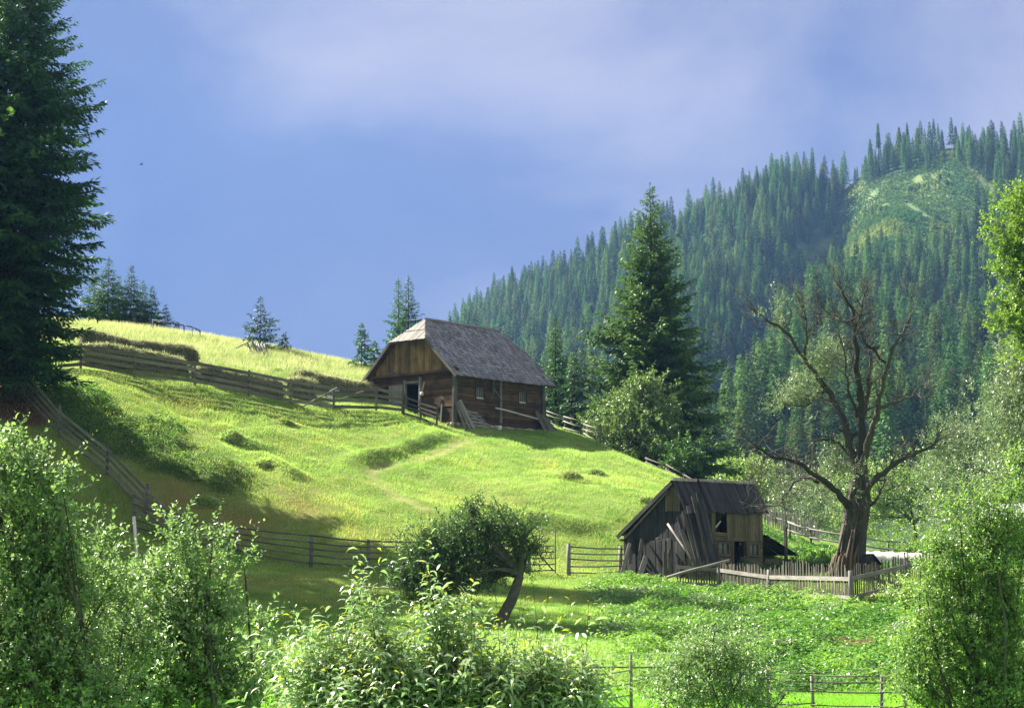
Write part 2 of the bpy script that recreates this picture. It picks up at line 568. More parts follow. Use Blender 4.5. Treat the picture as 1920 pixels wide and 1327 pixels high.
CTRL_PX = [
    # left hillside along the plank fence
    (-150, 640, 92), (33, 735, 86), (105, 812, 83), (197, 892, 80), (270, 946, 77), (320, 985, 75.5),
    (100, 930, 74), (200, 985, 70), (60, 1010, 66), (240, 1090, 61), (100, 1110, 58),
    (150, 715, 90), (250, 800, 86), (400, 880, 83), (450, 965, 79), (330, 900, 81.5),
    # foot of the hay fence
    (60, 700, 93.5), (140, 690, 94), (242, 704, 95), (358, 724, 96), (460, 745, 98), (540, 759, 100), (622, 765, 102), (703, 772, 104),
    (752, 779, 105.5), (820, 792, 104),
    # meadow below
    (300, 765, 91.5), (420, 800, 91), (500, 840, 89.5), (600, 800, 96), (700, 815, 99), (560, 880, 87), (640, 900, 86.5), (650, 980, 80),
    (700, 930, 85), (780, 860, 93.5), (850, 815, 101.5), (900, 860, 95), (900, 920, 88), (1000, 880, 94), (1000, 960, 84.5),
    (1100, 920, 89), (1100, 870, 98), (1180, 950, 86), (1230, 925, 90),
    (905, 803, 105), (960, 808, 107.5), (1015, 812, 110.5),
    # right crest of the meadow
    (1030, 792, 113), (1080, 810, 111), (1130, 834, 109), (1190, 860, 106), (1250, 889, 103.5), (1310, 915, 101), (1380, 960, 98.5), (1440, 992, 97), (1530, 1022, 94),
    # lower rail fence and gate
    (445, 1040, 75), (345, 1035, 75), (250, 1032, 75.5), (583, 1060, 73), (690, 1070, 72), (820, 1070, 73.5), (940, 1074, 75), (1065, 1078, 76), (1165, 1076, 79),
    (560, 1000, 77.5),
    # below the rail fence
    (450, 1120, 62), (600, 1140, 60), (600, 1210, 50), (760, 1130, 62), (800, 1200, 51), (940, 1168, 56), (1000, 1230, 47.5), (1000, 1120, 66), (1120, 1120, 67),
    # shed, garden, picket fence
    (1283, 1077, 76), (1425, 1072, 79.5), (1345, 1100, 74.5), (1440, 1118, 68.5), (1593, 1135, 62.5), (1700, 1104, 64.5), (1590, 1082, 67),
    (1500, 1050, 82), (1520, 1058, 80), (1690, 1062, 82), (1650, 1042, 91), (1800, 1045, 90), (1900, 1040, 95), (1900, 1090, 66),
    # bank below
    (1150, 1180, 55), (1300, 1150, 62), (1300, 1220, 50.5), (1450, 1190, 53.5), (1600, 1190, 52.5), (1750, 1190, 52), (1900, 1200, 50),
    # upper meadow and its crest
    (150, 655, 106), (270, 672, 107), (370, 692, 108), (450, 690, 112), (600, 700, 113.5), (680, 716, 113.5), (120, 625, 117), (300, 645, 117),
    (-60, 590, 126), (110, 603, 126), (250, 614, 125), (380, 632, 124), (440, 648, 122), (560, 674, 120), (650, 692, 118.5), (690, 702, 118),
]
CTRL_W = [  # world anchors
    (-14, 40, -3.35), (-5, 40, -3.4), (3, 40, -3.4), (10, 40, -3.4), (20, 40, -3.4), (-22, 42, -3.0),
    (-40, 100, 13), (-42, 130, 17.5), (-36, 72, 3.0), (-34, 58, -1.0),
    (-33, 143, 17.5), (-20, 143, 15.5), (-8, 138, 12.2), (-3, 128, 11.6), (2, 122, 9.4), (5, 128, 6.5), (8, 122, 4.2), (12, 118, 1.6), (18, 113, -0.6), (24, 110, -0.6),
    (10, 140, 2), (20, 140, -2), (35, 120, -1.5), (40, 90, -0.2), (40, 70, -1.0), (36, 52, -3.0), (0, 145, 7.0),
]


def tps_fit(pts, lam=0.02):
    X, z = pts[:, :2] / 20.0, pts[:, 2]
    n = len(X)
    r = np.linalg.norm(X[:, None] - X[None], axis=2)
    K = np.where(r > 0, r * r * np.log(np.maximum(r, 1e-9)), 0) + lam * np.eye(n)
    Pm = np.hstack([np.ones((n, 1)), X])
    A = np.block([[K, Pm], [Pm.T, np.zeros((3, 3))]])
    w = np.linalg.solve(A, np.concatenate([z, np.zeros(3)]))
    return X, w


_cp = np.array([P(*c) for c in CTRL_PX] + [np.array(c, float) for c in CTRL_W])
_TX, _TW = tps_fit(_cp)


def tps(x, y):
    q = np.stack([x, y], -1) / 20.0
    out = np.empty(len(q))
    for i in range(0, len(q), 20000):
        s = q[i:i + 20000]
        r = np.linalg.norm(s[:, None] - _TX[None], axis=2)
        U = np.where(r > 0, r * r * np.log(np.maximum(r, 1e-9)), 0)
        out[i:i + 20000] = U @ _TW[:-3] + _TW[-3] + s @ _TW[-2:]
    return out


def sm(a, b, x):
    t = np.clip((x - a) / (b - a), 0, 1)
    return t * t * (3 - 2 * t)


def height_raw(x, y):
    cx, cy = np.clip(x, -44, 42), np.clip(y, 40, 146)
    h = tps(cx, cy)
    d = np.hypot(x - cx, np.maximum(y - cy, 0))
    h = h + (-3.4 - h) * sm(0, 60, d)
    h = h + (-3.4 - h) * sm(46, 40, y)
    return h


AX = np.concatenate([np.array([-1000, -600, -350, -220, -150, -110, -85, -70, -60, -52]), np.arange(-46, 44.01, 0.34), np.array([50, 58, 70, 90, 120, 170, 250, 380, 600, 1000])])
AY = np.concatenate([np.array([-25, -15, -5, 2, 8, 14, 20, 26, 31, 35, 38]), np.arange(39.0, 146.01, 0.34), np.array([150, 156, 165, 180, 200, 230, 270, 330, 420, 600, 900, 1200])])
GX, GY = np.meshgrid(AX, AY)
GZ = height_raw(GX.ravel(), GY.ravel()).reshape(GX.shape)


def H(x, y):
    """height of the ground sheet by bilinear lookup"""
    x, y = np.atleast_1d(np.asarray(x, float)), np.atleast_1d(np.asarray(y, float))
    i = np.clip(np.searchsorted(AX, x) - 1, 0, len(AX) - 2)
    j = np.clip(np.searchsorted(AY, y) - 1, 0, len(AY) - 2)
    tx = np.clip((x - AX[i]) / (AX[i + 1] - AX[i]), 0, 1)
    ty = np.clip((y - AY[j]) / (AY[j + 1] - AY[j]), 0, 1)
    return (GZ[j, i] * (1 - tx) + GZ[j, i + 1] * tx) * (1 - ty) + (GZ[j + 1, i] * (1 - tx) + GZ[j + 1, i + 1] * tx) * ty


def G(px, py, d0=36.0, d1=140.0):
    """where the view ray through a photo pixel meets the ground"""
    x, z = ray(px, py)
    D = np.arange(d0, d1, 0.15)
    below = H(x * D, D) >= z * D
    k = int(np.argmax(below)) if below.any() else len(D) - 1
    return np.array((x * D[k], D[k], float(H(x * D[k], D[k])[0])))


def GD(px, D):
    """ground point straight under a photo column at a given depth"""
    x = ray(px, 1050)[0]
    return np.array((x * D, D, float(H(x * D, D)[0])))


# local relief: cut bank by the path, sheep tracks, hummocks
def seg_frame(x, y, a, b):
    ax, ay, bx, by = a[0], a[1], b[0], b[1]
    L = math.hypot(bx - ax, by - ay)
    ux, uy = (bx - ax) / L, (by - ay) / L
    t = ((x - ax) * ux + (y - ay) * uy)
    s = -(x - ax) * uy + (y - ay) * ux
    return t / L, s, L


PATH_W = [G(*p) for p in ((905, 812), (850, 838), (780, 860), (715, 872), (692, 885), (700, 905), (740, 935), (790, 960))]


def relief():
    global GZ
    x, y = GX.ravel(), GY.ravel()
    inn = sm(-46, -40, x) * sm(43, 38, x) * sm(40, 46, y) * sm(146, 138, y)
    add = 0.10 * vnoise(x / 4.0, y / 4.0, 1) + 0.06 * vnoise(x / 1.6, y / 1.6, 2) + 0.035 * vnoise(x / 0.8, y / 0.8, 3)
    # tracks running down to the right across the upper left meadow
    u, v = (x * 0.80 - y * 0.60), (x * 0.60 + y * 0.80)
    wl = sm(4, -4, x) * sm(78, 84, y) * sm(108, 102, y)
    add += wl * (0.20 * vnoise(u / 8.0, v / 1.9, 4) + 0.05 * vnoise(u / 5.0, v / 0.9, 5))
    # steep little bank above the path (falls towards the viewer)
    for (pa, pb, am, back) in (((838, 820), (664, 874), 0.38, 1.5), ((470, 852), (540, 905), 0.45, 2.2), ((390, 800), (470, 845), 0.4, 2.0), ((1115, 1000), (950, 975), 0.35, 2.2)):
        a, b = G(*pa), G(*pb)
        t, s, L = seg_frame(x, y, a, b)
        if (b[0] - a[0]) < 0:
            s = -s
        env = sm(-0.15, 0.2, t) * sm(1.12, 0.75, t)
        prof = sm(-0.45, 0.35, s) * (1 - sm(0.5, back, s)) - 0.25 * np.exp(-((s + 0.7) / 0.5) ** 2)
        add += am * env * prof * (1 + 0.12 * vnoise(x / 0.7, y / 0.7, 7))
    # worn path: shallow trench
    for a, b in zip(PATH_W[:-1], PATH_W[1:]):
        t, s, L = seg_frame(x, y, a, b)
        add -= 0.10 * np.exp(-(s / 0.28) ** 2) * ((t > -0.05) & (t < 1.05))
    bank = sm(3, 6, x) * sm(43, 46, y) * sm(74, 66, y)
    add += bank * (0.20 * vnoise(x / 1.7, y / 1.7, 17) + 0.10 * vnoise(x / 0.8, y / 0.8, 18))
    GZ = GZ + (add * inn).reshape(GX.shape)


relief()


def dist_path(x, y, pts):
    d = np.full(len(x), 1e9)
    for a, b in zip(pts[:-1], pts[1:]):
        ex, ey = b[0] - a[0], b[1] - a[1]
        t = np.clip(((x - a[0]) * ex + (y - a[1]) * ey) / (ex * ex + ey * ey), 0, 1)
        d = np.minimum(d, np.hypot(x - a[0] - t * ex, y - a[1] - t * ey))
    return d


# ------------------------------------------------------------------ cover map: which plants grow where
BANK_TOP = [GD(px, D)[:2] for px, D in ((960, 66), (1065, 74), (1180, 77.5), (1262, 74.2), (1300, 73.4), (1345, 72.9), (1440, 68.0), (1593, 62.0), (1700, 64), (2000, 66))]
FENCE_B = [P(*c) for c in ((-60, 690, 90), (33, 735, 86), (105, 812, 83), (197, 892, 80), (270, 946, 77), (335, 990, 75))]
HAYFENCE_PX = ((-40, 690, 93), (60, 697, 93.5), (140, 690, 94), (242, 704, 95), (358, 724, 96), (460, 745, 98), (540, 759, 100), (622, 765, 102), (703, 772, 104), (752, 779, 105.5))
HAYFENCE = [GD(px, D) for px, py, D in HAYFENCE_PX]


def poly_y(pts, x):
    xs = np.array([p[0] for p in pts])
    ys = np.array([p[1] for p in pts])
    o = np.argsort(xs)
    return np.interp(x, xs[o], ys[o])


def blob(x, y, c, r):
    return np.exp(-(((x - c[0]) ** 2 + (y - c[1]) ** 2) / (r * r)))


def cover(x, y):
    """returns weights: herb bank, dark weeds, bare soil, dry tall grass, lawn"""
    n = vnoise(x / 2.2, y / 2.2, 21)
    top = poly_y(BANK_TOP, x)
    herb = sm(2.6, 4.2, x + 0.5 * n) * sm(-0.3, -1.6, y - top) * sm(42.6, 44.0, y + 0.8 * n)
    garden = sm(11.5, 13, x) * sm(0, 0.8, y - top) * sm(95, 90, y) * sm(76.5, 77, y + 0.2 * (14 - x))
    weeds = np.zeros_like(x)
    for px, py, r in ((150, 760, 2.2), (200, 800, 2.4), (260, 830, 2.4), (320, 860, 2.2), (380, 880, 2.0), (430, 905, 1.6), (300, 800, 1.2), (120, 730, 1.8)):
        weeds = np.maximum(weeds, blob(x, y, G(px, py), r))
    weeds = sm(0.30, 0.65, weeds + 0.25 * n)
    soil = np.zeros_like(x)
    for c, r in ((G(30, 760), 2.4), (G(10, 730), 2.0), (G(1520, 1176), 1.0), (G(1600, 1198), 0.8)):
        soil = np.maximum(soil, blob(x, y, c, r))
    soil = sm(0.4, 0.7, soil + 0.2 * n)
    yh = poly_y(HAYFENCE, x)
    dry = sm(9, 13, y - yh - 1.5 * n - 0.12 * (x + 20)) * sm(1, -2, x) * sm(107, 110, y)
    lawn = sm(44.5, 42.5, y + 0.8 * n)
    return herb, weeds, soil, dry, lawn, garden


def ground_material():
    m, N, L, out = nodes('ground_turf')
    tc = N.new('ShaderNodeTexCoord')

    def noise(sc, det=4, ro=0.6):
        n = N.new('ShaderNodeTexNoise')
        n.inputs['Scale'].default_value, n.inputs['Detail'].default_value, n.inputs['Roughness'].default_value = sc, det, ro
        L.new(tc.outputs['Object'], n.inputs['Vector'])
        return n.outputs['Fac']

    def mixc(f, a, b):
        x = N.new('ShaderNodeMix')
        x.data_type = 'RGBA'
        for s, v in ((0, f), (6, a), (7, b)):
            if isinstance(v, tuple):
                x.inputs[s].default_value = rgba(v)
            elif isinstance(v, float):
                x.inputs[s].default_value = v
            else:
                L.new(v, x.inputs[s])
        return x.outputs[2]

    def ramp(f, a, b):
        r = N.new('ShaderNodeMapRange')
        r.inputs[1].default_value, r.inputs[2].default_value = a, b
        L.new(f, r.inputs[0])
        return r.outputs[0]

    def attr(nm):
        a = N.new('ShaderNodeAttribute')
        a.attribute_name = nm
        return a.outputs['Fac']
    big, mid, fine = noise(0.22), noise(1.3), noise(9.0, 6)
    c = mixc(ramp(big, 0.35, 0.65), (0.150, 0.250, 0.045), (0.270, 0.340, 0.095))
    c = mixc(ramp(mid, 0.45, 0.75), c, (0.225, 0.235, 0.070))
    c = mixc(ramp(fine, 0.35, 0.7), (0.085, 0.150, 0.022), c)
    c = mixc(attr('lawn'), c, (0.085, 0.245, 0.020))
    c = mixc(attr('dry'), c, (0.290, 0.330, 0.160))
    c = mixc(attr('path'), c, (0.235, 0.235, 0.090))
    c = mixc(attr('brown'), c, (0.190, 0.150, 0.055))
    c = mixc(attr('herb'), c, (0.040, 0.120, 0.018))
    c = mixc(attr('weeds'), c, (0.030, 0.060, 0.018))
    c = mixc(attr('soil'), c, (0.105, 0.062, 0.036))
    pb = N.new('ShaderNodeBsdfPrincipled')
    pb.inputs['Roughness'].default_value = 0.95
    pb.inputs['Specular IOR Level'].default_value = 0.1
    L.new(c, pb.inputs['Base Color'])
    bp = N.new('ShaderNodeBump')
    bp.inputs['Strength'].default_value = 0.7
    bp.inputs['Distance'].default_value = 0.08
    L.new(fine, bp.inputs['Height'])
    L.new(bp.outputs[0], pb.inputs['Normal'])
    L.new(pb.outputs[0], out.inputs[0])
    return m


def brown_patch(x, y):
    b = np.zeros_like(x)
    for px, py, r, w in ((330, 935, 2.2, 0.9), (450, 985, 2.0, 0.8), (560, 955, 2.0, 0.55), (620, 940, 1.6, 0.4), (520, 1110, 3.5, 0.75), (640, 1120, 2.8, 0.9), (700, 1000, 2.0, 0.35), (930, 940, 2.5, 0.25), (350, 760, 1.5, 0.4), (420, 1000, 2.0, 0.6), (740, 1100, 2, 0.4), (570, 700, 1.2, 0.0)):
        b = np.maximum(b, w * blob(x, y, G(px, py), r))
    return np.clip(b * (1 + 0.5 * vnoise(x / 1.1, y / 1.1, 31)), 0, 1)


def build_ground():
    ny, nx = GX.shape
    v = np.stack([GX.ravel(), GY.ravel(), GZ.ravel()], -1)
    i = (np.arange(ny - 1)[:, None] * nx + np.arange(nx - 1)[None]).ravel()
    f = np.stack([i, i + 1, i + 1 + nx, i + nx], -1)
    me = mesh_np('ground', v, f, None, ground_material(), smooth=True)
    x, y = v[:, 0], v[:, 1]
    herb, weeds, soil, dry, lawn, garden = cover(x, y)
    pw = 1.2 * np.exp(-(dist_path(x, y, PATH_W) / 0.5) ** 2) * (0.8 + 0.4 * vnoise(x, y, 8))
    for nm, a in (('herb', np.maximum(herb, garden * 0.7)), ('weeds', weeds * 0.8), ('soil', soil), ('dry', dry * 0.6), ('lawn', lawn), ('path', np.clip(pw, 0, 1)), ('brown', brown_patch(x, y))):
        at = me.attributes.new(nm, 'FLOAT', 'POINT')
        at.data.foreach_set('value', a.astype(np.float32))
    tag(link('ground', me), 'hilly grass meadow and lawn of the valley floor', kind='structure')


build_ground()

# ------------------------------------------------------------------ far hill
RIDGE = ((700, 880), (800, 700), (850, 640), (880, 612), (960, 580), (1075, 512), (1200, 452), (1350, 398), (1430, 355), (1500, 330), (1600, 322), (1650, 308), (1700, 292), (1800, 282), (1920, 284), (2100, 262), (2600, 250))
YB, YR = 215.0, 930.0


def hillH(x, y):
    px = CX + F * x / np.maximum(y, 50) / cT * 0.9926
    yr = np.interp(px, [r[0] for r in RIDGE], [r[1] for r in RIDGE])
    R = YR + (px - 1400) * -0.10
    v = (y - YB) / (R - YB)
    vv = np.clip(v, -0.1, 1.0)
    ydraw = 1012 + (yr - 1012) * vv ** 1.0 if True else 0
    z = (1050 - ydraw) / F * np.minimum(y, R) * 1.0
    z = z - 0.45 * np.maximum(y - R, 0)
    # a fold running down the face
    pf = np.interp(v, [0, 0.3, 0.55, 0.8, 1.0], [1230, 1330, 1430, 1530, 1590])
    wdt = np.interp(v, [0, 1], [60, 55])
    z = z - 32 * np.exp(-((px - pf) / wdt) ** 2) * sm(0.1, 0.35, v) * sm(1.05, 0.85, v)
    z = z + 12 * np.exp(-((px - pf - 170) / 110) ** 2) * sm(0.1, 0.35, v) * sm(1.0, 0.7, v)
    z = z + 6.0 * vnoise((x * 0.9 + y * 0.25) / 42, (y - x * 0.2) / 130, 13) * sm(0.02, 0.2, v) + 3.0 * vnoise(x / 40, y / 40, 11) + 1.2 * vnoise(x / 15, y / 15, 12)
    return z, px, v


def clearing(px, py):
    pg = ((1600, 356), (1650, 338), (1700, 326), (1732, 292), (1800, 292), (1828, 322), (1856, 352), (1862, 410), (1800, 468), (1735, 500), (1650, 520), (1560, 520), (1470, 530), (1480, 480), (1560, 450), (1572, 400))
    jx, jy = px + 26 * vnoise(px / 30, py / 24, 91) + 10 * vnoise(px / 9, py / 9, 92), py + 14 * vnoise(px / 26, py / 20, 93)
    px, py = jx, jy
    ins = np.zeros(px.shape, bool)
    n = len(pg)
    for i in range(n):
        x1, y1 = pg[i]
        x2, y2 = pg[(i + 1) % n]
        c = ((y1 > py) != (y2 > py)) & (px < (x2 - x1) * (py - y1) / (y2 - y1 + 1e-9) + x1)
        ins ^= c
    return ins


def build_hill():
    pxs = np.arange(640, 2500, 14.0)
    ys = np.concatenate([np.arange(205, 1000, 9.0), np.arange(1000, 1250, 40)])
    PXg, Yg = np.meshgrid(pxs, ys)
    X = (PXg - CX) / F * Yg * 1.0074
    z, px, v = hillH(X.ravel(), Yg.ravel())
    ny, nx = PXg.shape
    i = (np.arange(ny - 1)[:, None] * nx + np.arange(nx - 1)[None]).ravel()
    f = np.stack([i, i + 1, i + 1 + nx, i + nx], -1)
    vv = np.stack([X.ravel(), Yg.ravel(), z], -1)
    m = plain_mat('hill_undergrowth', (0.018, 0.055, 0.020), (0.060, 0.110, 0.035), 0.15, bump=0.5)
    # clearing colour comes from a painted world-space mask
    N, L = m.node_tree.nodes, m.node_tree.links
    pb = [n for n in N if n.type == 'BSDF_PRINCIPLED'][0]
    cr = [n for n in N if n.type == 'VALTORGB'][0]
    at = N.new('ShaderNodeAttribute')
    at.attribute_name = 'clear'
    tc = N.new('ShaderNodeTexCoord')
    nz = N.new('ShaderNodeTexNoise')
    nz.inputs['Scale'].default_value = 0.07
    nz.inputs['Detail'].default_value = 6
    L.new(tc.outputs['Object'], nz.inputs['Vector'])
    c2 = N.new('ShaderNodeValToRGB')
    c2.color_ramp.elements[0].position, c2.color_ramp.elements[1].position = 0.4, 0.6
    c2.color_ramp.elements[0].color, c2.color_ramp.elements[1].color = (0.045, 0.105, 0.028, 1), (0.125, 0.165, 0.048, 1)
    L.new(nz.outputs['Fac'], c2.inputs[0])
    mx = N.new('ShaderNodeMix')
    mx.data_type = 'RGBA'
    L.new(at.outputs['Fac'], mx.inputs[0])
    L.new(cr.outputs[0], mx.inputs[6])
    L.new(c2.outputs[0], mx.inputs[7])
    L.new(mx.outputs[2], pb.inputs['Base Color'])
    me = mesh_np('hill', vv, f, None, m, smooth=True)
    qx, qy = proj(vv.T)
    a = me.attributes.new('clear', 'FLOAT', 'POINT')
    a.data.foreach_set('value', clearing(qx, qy).astype(np.float32))
    tag(link('hill', me), 'steep forested hillside rising behind the farm', kind='structure')


build_hill()


# ------------------------------------------------------------------ trees: spruces
def spruce_arrays(h, r, seed, whorl=0.40, per=7, twig_step=0.15, spray=0.30, spw=0.13, z0=0.06, droop=0.30, shape=0.85, ragged=0.25, dens=1.0, tipup=0.25, skirt=1.0):
    rg = np.random.default_rng(seed)
    B, Dv, Nn, Ln, Wd = [], [], [], [], []
    branches = []
    z = h * z0
    while z < h * 0.985:
        t = z / h
        L0 = r * (1 - t) ** shape
        L0 *= 1.0 if t > 0.12 else 0.75 + 2 * t
        L0 *= skirt + (1 - skirt) * min(1.0, t / 0.36) ** 1.5
        k = max(3, int(round(per * (1 if t < 0.85 else 0.7))))
        a0 = rg.random() * 6.28
        for b in range(k):
            a = a0 + 6.283 * b / k + rg.normal(0, 0.25)
            L = max(0.12, L0 * (1 + rg.normal(0, ragged)))
            if rg.random() < 0.08:
                L *= 0.5
            zz = z + rg.normal(0, whorl * 0.25)
            pitch = math.radians(-8 + 48 * t ** 1.6 + rg.normal(0, 6))
            o = np.array((math.cos(a), math.sin(a), 0.0))
            sd = np.array((-o[1], o[0], 0.0))
            ns = max(3, int(L / twig_step * dens))
            s = (np.arange(ns) + rg.random(ns) * 0.8) / ns
            s = 0.12 + 0.88 * s
            zoff = L * (math.tan(pitch) * s - droop * s ** 1.6 + tipup * s ** 3)
            pos = o * (L * s)[:, None] + np.array((0, 0, zz)) + np.array((0, 0, 1.0)) * zoff[:, None]
            tl = np.clip(0.40 * L * (1.12 - s), spray * 0.8, max(0.9, spray * 2)) * (0.75 + 0.5 * rg.random(ns))
            branches.append((zz, a, L, pitch, droop, tipup))
            for side in (-1, 1):
                ang = np.radians(52 + rg.normal(0, 10, ns))
                td = o * np.cos(ang)[:, None] + side * sd * np.sin(ang)[:, None]
                td[:, 2] -= 0.18 + 0.25 * rg.random(ns)
                td = unit(td)
                nsp = np.maximum(1, (tl / (spray * 0.62)).astype(int))
                for q in range(int(nsp.max())):
                    ok = nsp > q
                    f = (q + 0.2 + 0.5 * rg.random(ok.sum())) / nsp[ok]
                    bp = pos[ok] + td[ok] * (tl[ok] * f)[:, None] * 0.8
                    n = ok.sum()
                    dd = td[ok] + rg.normal(0, 0.38, (n, 3))
                    dd[:, 2] -= 0.15
                    B.append(bp); Dv.append(dd)
                    Ln.append(spray * (0.7 + 0.6 * rg.random(n)))
                    Wd.append(spw * (0.7 + 0.6 * rg.random(n)))
            # branch axis tip spray
            B.append(pos); Dv.append(np.tile(o, (ns, 1)) + rg.normal(0, 0.3, (ns, 3)))
            Ln.append(spray * (0.8 + 0.5 * rg.random(ns))); Wd.append(spw * (0.8 + 0.5 * rg.random(ns)))
        z += whorl * (1.0 - 0.35 * t) * (0.8 + 0.4 * rg.random())
    # leader
    nl = 10
    B.append(np.stack([np.zeros(nl), np.zeros(nl), np.linspace(h * 0.95, h * 0.995, nl)], -1))
    d = rg.normal(0, 0.35, (nl, 3)); d[:, 2] = 1
    Dv.append(d); Ln.append(np.full(nl, spray)); Wd.append(np.full(nl, spw))
    B, Dv, Ln, Wd = np.concatenate(B), np.concatenate(Dv), np.concatenate(Ln), np.concatenate(Wd)
    tp = 0.40 + 0.60 * np.clip((1 - B[:, 2] / h) / 0.45, 0, 1)
    Ln, Wd = Ln * tp, Wd * (0.3 + 0.7 * tp)
    nrm = rg.normal(0, 0.5, B.shape)
    nrm[:, 2] += 1.0
    return B, Dv, nrm, Ln, Wd, branches, rg


def spruce_mesh(h, r, seed, mat, **kw):
    B, Dv, nrm, Ln, Wd, br, rg = spruce_arrays(h, r, seed, **kw)
    v, f = card_arrays(B, Dv, nrm, Ln, Wd, 0.5)
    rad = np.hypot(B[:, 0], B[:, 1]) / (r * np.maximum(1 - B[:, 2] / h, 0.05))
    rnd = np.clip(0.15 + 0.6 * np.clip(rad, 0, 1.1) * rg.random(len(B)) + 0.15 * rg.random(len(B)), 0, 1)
    return mesh_np('crown', v, f, rnd, mat), br


def trunk_mesh(h, r0, br, step=1, name='trunk'):
    mb = MB(3)
    n = 9
    mb.tube([(0.02 * h * 0.1 * math.sin(i * 1.3), 0.02 * h * 0.1 * math.cos(i), h * i / (n - 1) - (0.3 if i == 0 else 0)) for i in range(n)], [r0 * (1 - 0.96 * i / (n - 1)) for i in range(n)], 8)
    for (zz, a, L, p, dr, tu) in br[::step]:
        pts, rr = [], []
        for s in (0, 0.35, 0.7, 0.95):
            pts.append((math.cos(a) * L * s, math.sin(a) * L * s, zz + L * (math.tan(p) * s - dr * s ** 1.6 + tu * s ** 3)))
            rr.append(max(0.008, 0.012 * L * (1.05 - s)))
        mb.tube(pts, rr, 4, cap=False)
    return mb


def spruce(loc, h, r, seed, label, mat, group=None, tr=None, step=2, rz=0.0, **kw):
    t = empty('spruce_tree', loc, rz)
    tag(t, label, 'tree', group)
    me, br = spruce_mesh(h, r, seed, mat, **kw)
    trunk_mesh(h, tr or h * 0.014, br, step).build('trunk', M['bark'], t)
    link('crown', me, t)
    return t


def top_at(px, py, D, base):
    """height of a tree at base whose tip is seen at (px,py)"""
    return P(px, py, D)[2] - base[2]


# great spruce at the left edge
b = GD(2, 85.0)
spruce(b, 24.5, 5.0, 11, 'huge dark spruce towering out of the frame at the left edge, above the plank fence', M['needle_blue'], whorl=0.44, per=10, twig_step=0.10, spray=0.38, spw=0.12, z0=0.07, skirt=0.62, droop=0.50, shape=0.42, ragged=0.17, tipup=0.34)
# two more spruces left of the frame; their shade lies on the slope below the rail fence
x_, y_ = -33.5, 84.0
spruce((x_, y_, float(H(x_, y_)[0])), 15.0, 3.8, 14, 'dark spruce just above the plank fence outside the left edge', M['needle_blue'], whorl=0.6, per=8, twig_step=0.2, spray=0.42, spw=0.2, z0=0.05, droop=0.4, shape=0.6)
# tall spruce right of the barn
b = GD(1226, 118.0)
b[2] = P(1226, 905, 118)[2]
spruce(b, top_at(1220, 342, 118, b), 5.9, 7, 'tall broad spruce standing alone right of the barn', M['needle'], whorl=0.46, per=10, twig_step=0.12, spray=0.34, spw=0.15, z0=0.02, droop=0.40, shape=0.90, ragged=0.19, tipup=0.34)
# pair just behind the barn's right end
b = P(1042, 800, 122)
spruce(b, top_at(1042, 588, 122, b), 1.75, 8, 'slender spruce close behind the right end of the barn', M['needle'], whorl=0.36, spray=0.28, spw=0.10, twig_step=0.11, z0=0.04, droop=0.32, shape=0.9)
b = P(1078, 806, 120)
spruce(b, top_at(1076, 655, 120, b), 1.6, 9, 'shorter dense spruce between the barn end and the tall broad spruce', M['needle_blue'], whorl=0.32, spray=0.28, spw=0.10, twig_step=0.11, z0=0.03, droop=0.32, shape=0.8)
# left of the barn, behind the roof
b = GD(762, 128.0); b[2] = 11.0
spruce(b, top_at(761, 515, 128, b), 2.2, 21, 'taller of the twin-topped spruces rising behind the barn roof hip', M['needle_young'], whorl=0.34, spray=0.26, spw=0.095, twig_step=0.11, z0=0.03, droop=0.2, shape=0.86, tipup=0.2)
b = GD(743, 129.5); b[2] = 11.0
spruce(b, top_at(742, 522, 129.5, b), 1.9, 22, 'second twin-topped spruce leaning close on the left of its taller twin', M['needle_young'], whorl=0.34, spray=0.26, spw=0.095, twig_step=0.11, z0=0.03, droop=0.2, shape=0.86, tipup=0.2)
b = GD(674, 121.0)
spruce(b, top_at(674, 606, 121, b), 0.95, 23, 'thin young spruce on the meadow edge left of the barn roof', M['needle_young'], whorl=0.26, spray=0.24, spw=0.12, z0=0.03, droop=0.15, shape=0.8, tipup=0.15, ragged=0.35)
b = GD(699, 122.5)
spruce(b, top_at(698, 640, 122.5, b), 0.8, 24, 'small bushy spruce between the thin young spruce and the barn eave', M['needle_young'], whorl=0.26, spray=0.24, spw=0.12, z0=0.03, droop=0.15, shape=0.7, tipup=0.15)
# on the crest
b = GD(480, 123.0)
spruce(b, top_at(480, 556, 123, b), 1.55, 31, 'ragged spruce on the crest beside the bundle of stakes', M['needle_blue'], whorl=0.36, spray=0.26, spw=0.09, twig_step=0.11, z0=0.03, droop=0.15, shape=0.9, ragged=0.40, tipup=0.2, dens=0.8)
b = GD(526, 124.0)
spruce(b, top_at(526, 628, 124, b), 0.62, 32, 'knee-high little spruce right of the ragged crest spruce', M['needle_blue'], whorl=0.22, spray=0.2, spw=0.11, z0=0.03, droop=0.1, shape=0.75, tipup=0.1)
crest = [  # px, tip py, depth, half width m, label
    (188, 482, 134, 2.3, 'tallest spruce of the dark clump on the crest by the left edge'),
    (162, 505, 136, 2.2, 'dark spruce of the crest clump half hidden by the huge left spruce'),
    (208, 520, 137, 1.8, 'broad crest spruce between the tallest spruce and the open pair'),
    (232, 498, 134, 1.9, 'pointed crest spruce right of the tallest one in the clump'),
    (254, 526, 135, 1.5, 'paler narrow spruce in the right half of the crest clump'),
    (272, 536, 134, 1.3, 'last full-size spruce at the right end of the crest clump'),
    (298, 571, 133, 1.0, 'low separate spruce behind the left end of the pipe rail'),
    (321, 604, 131, 0.35, 'tiny spruce seedling beneath the pipe rail on the crest'),
]
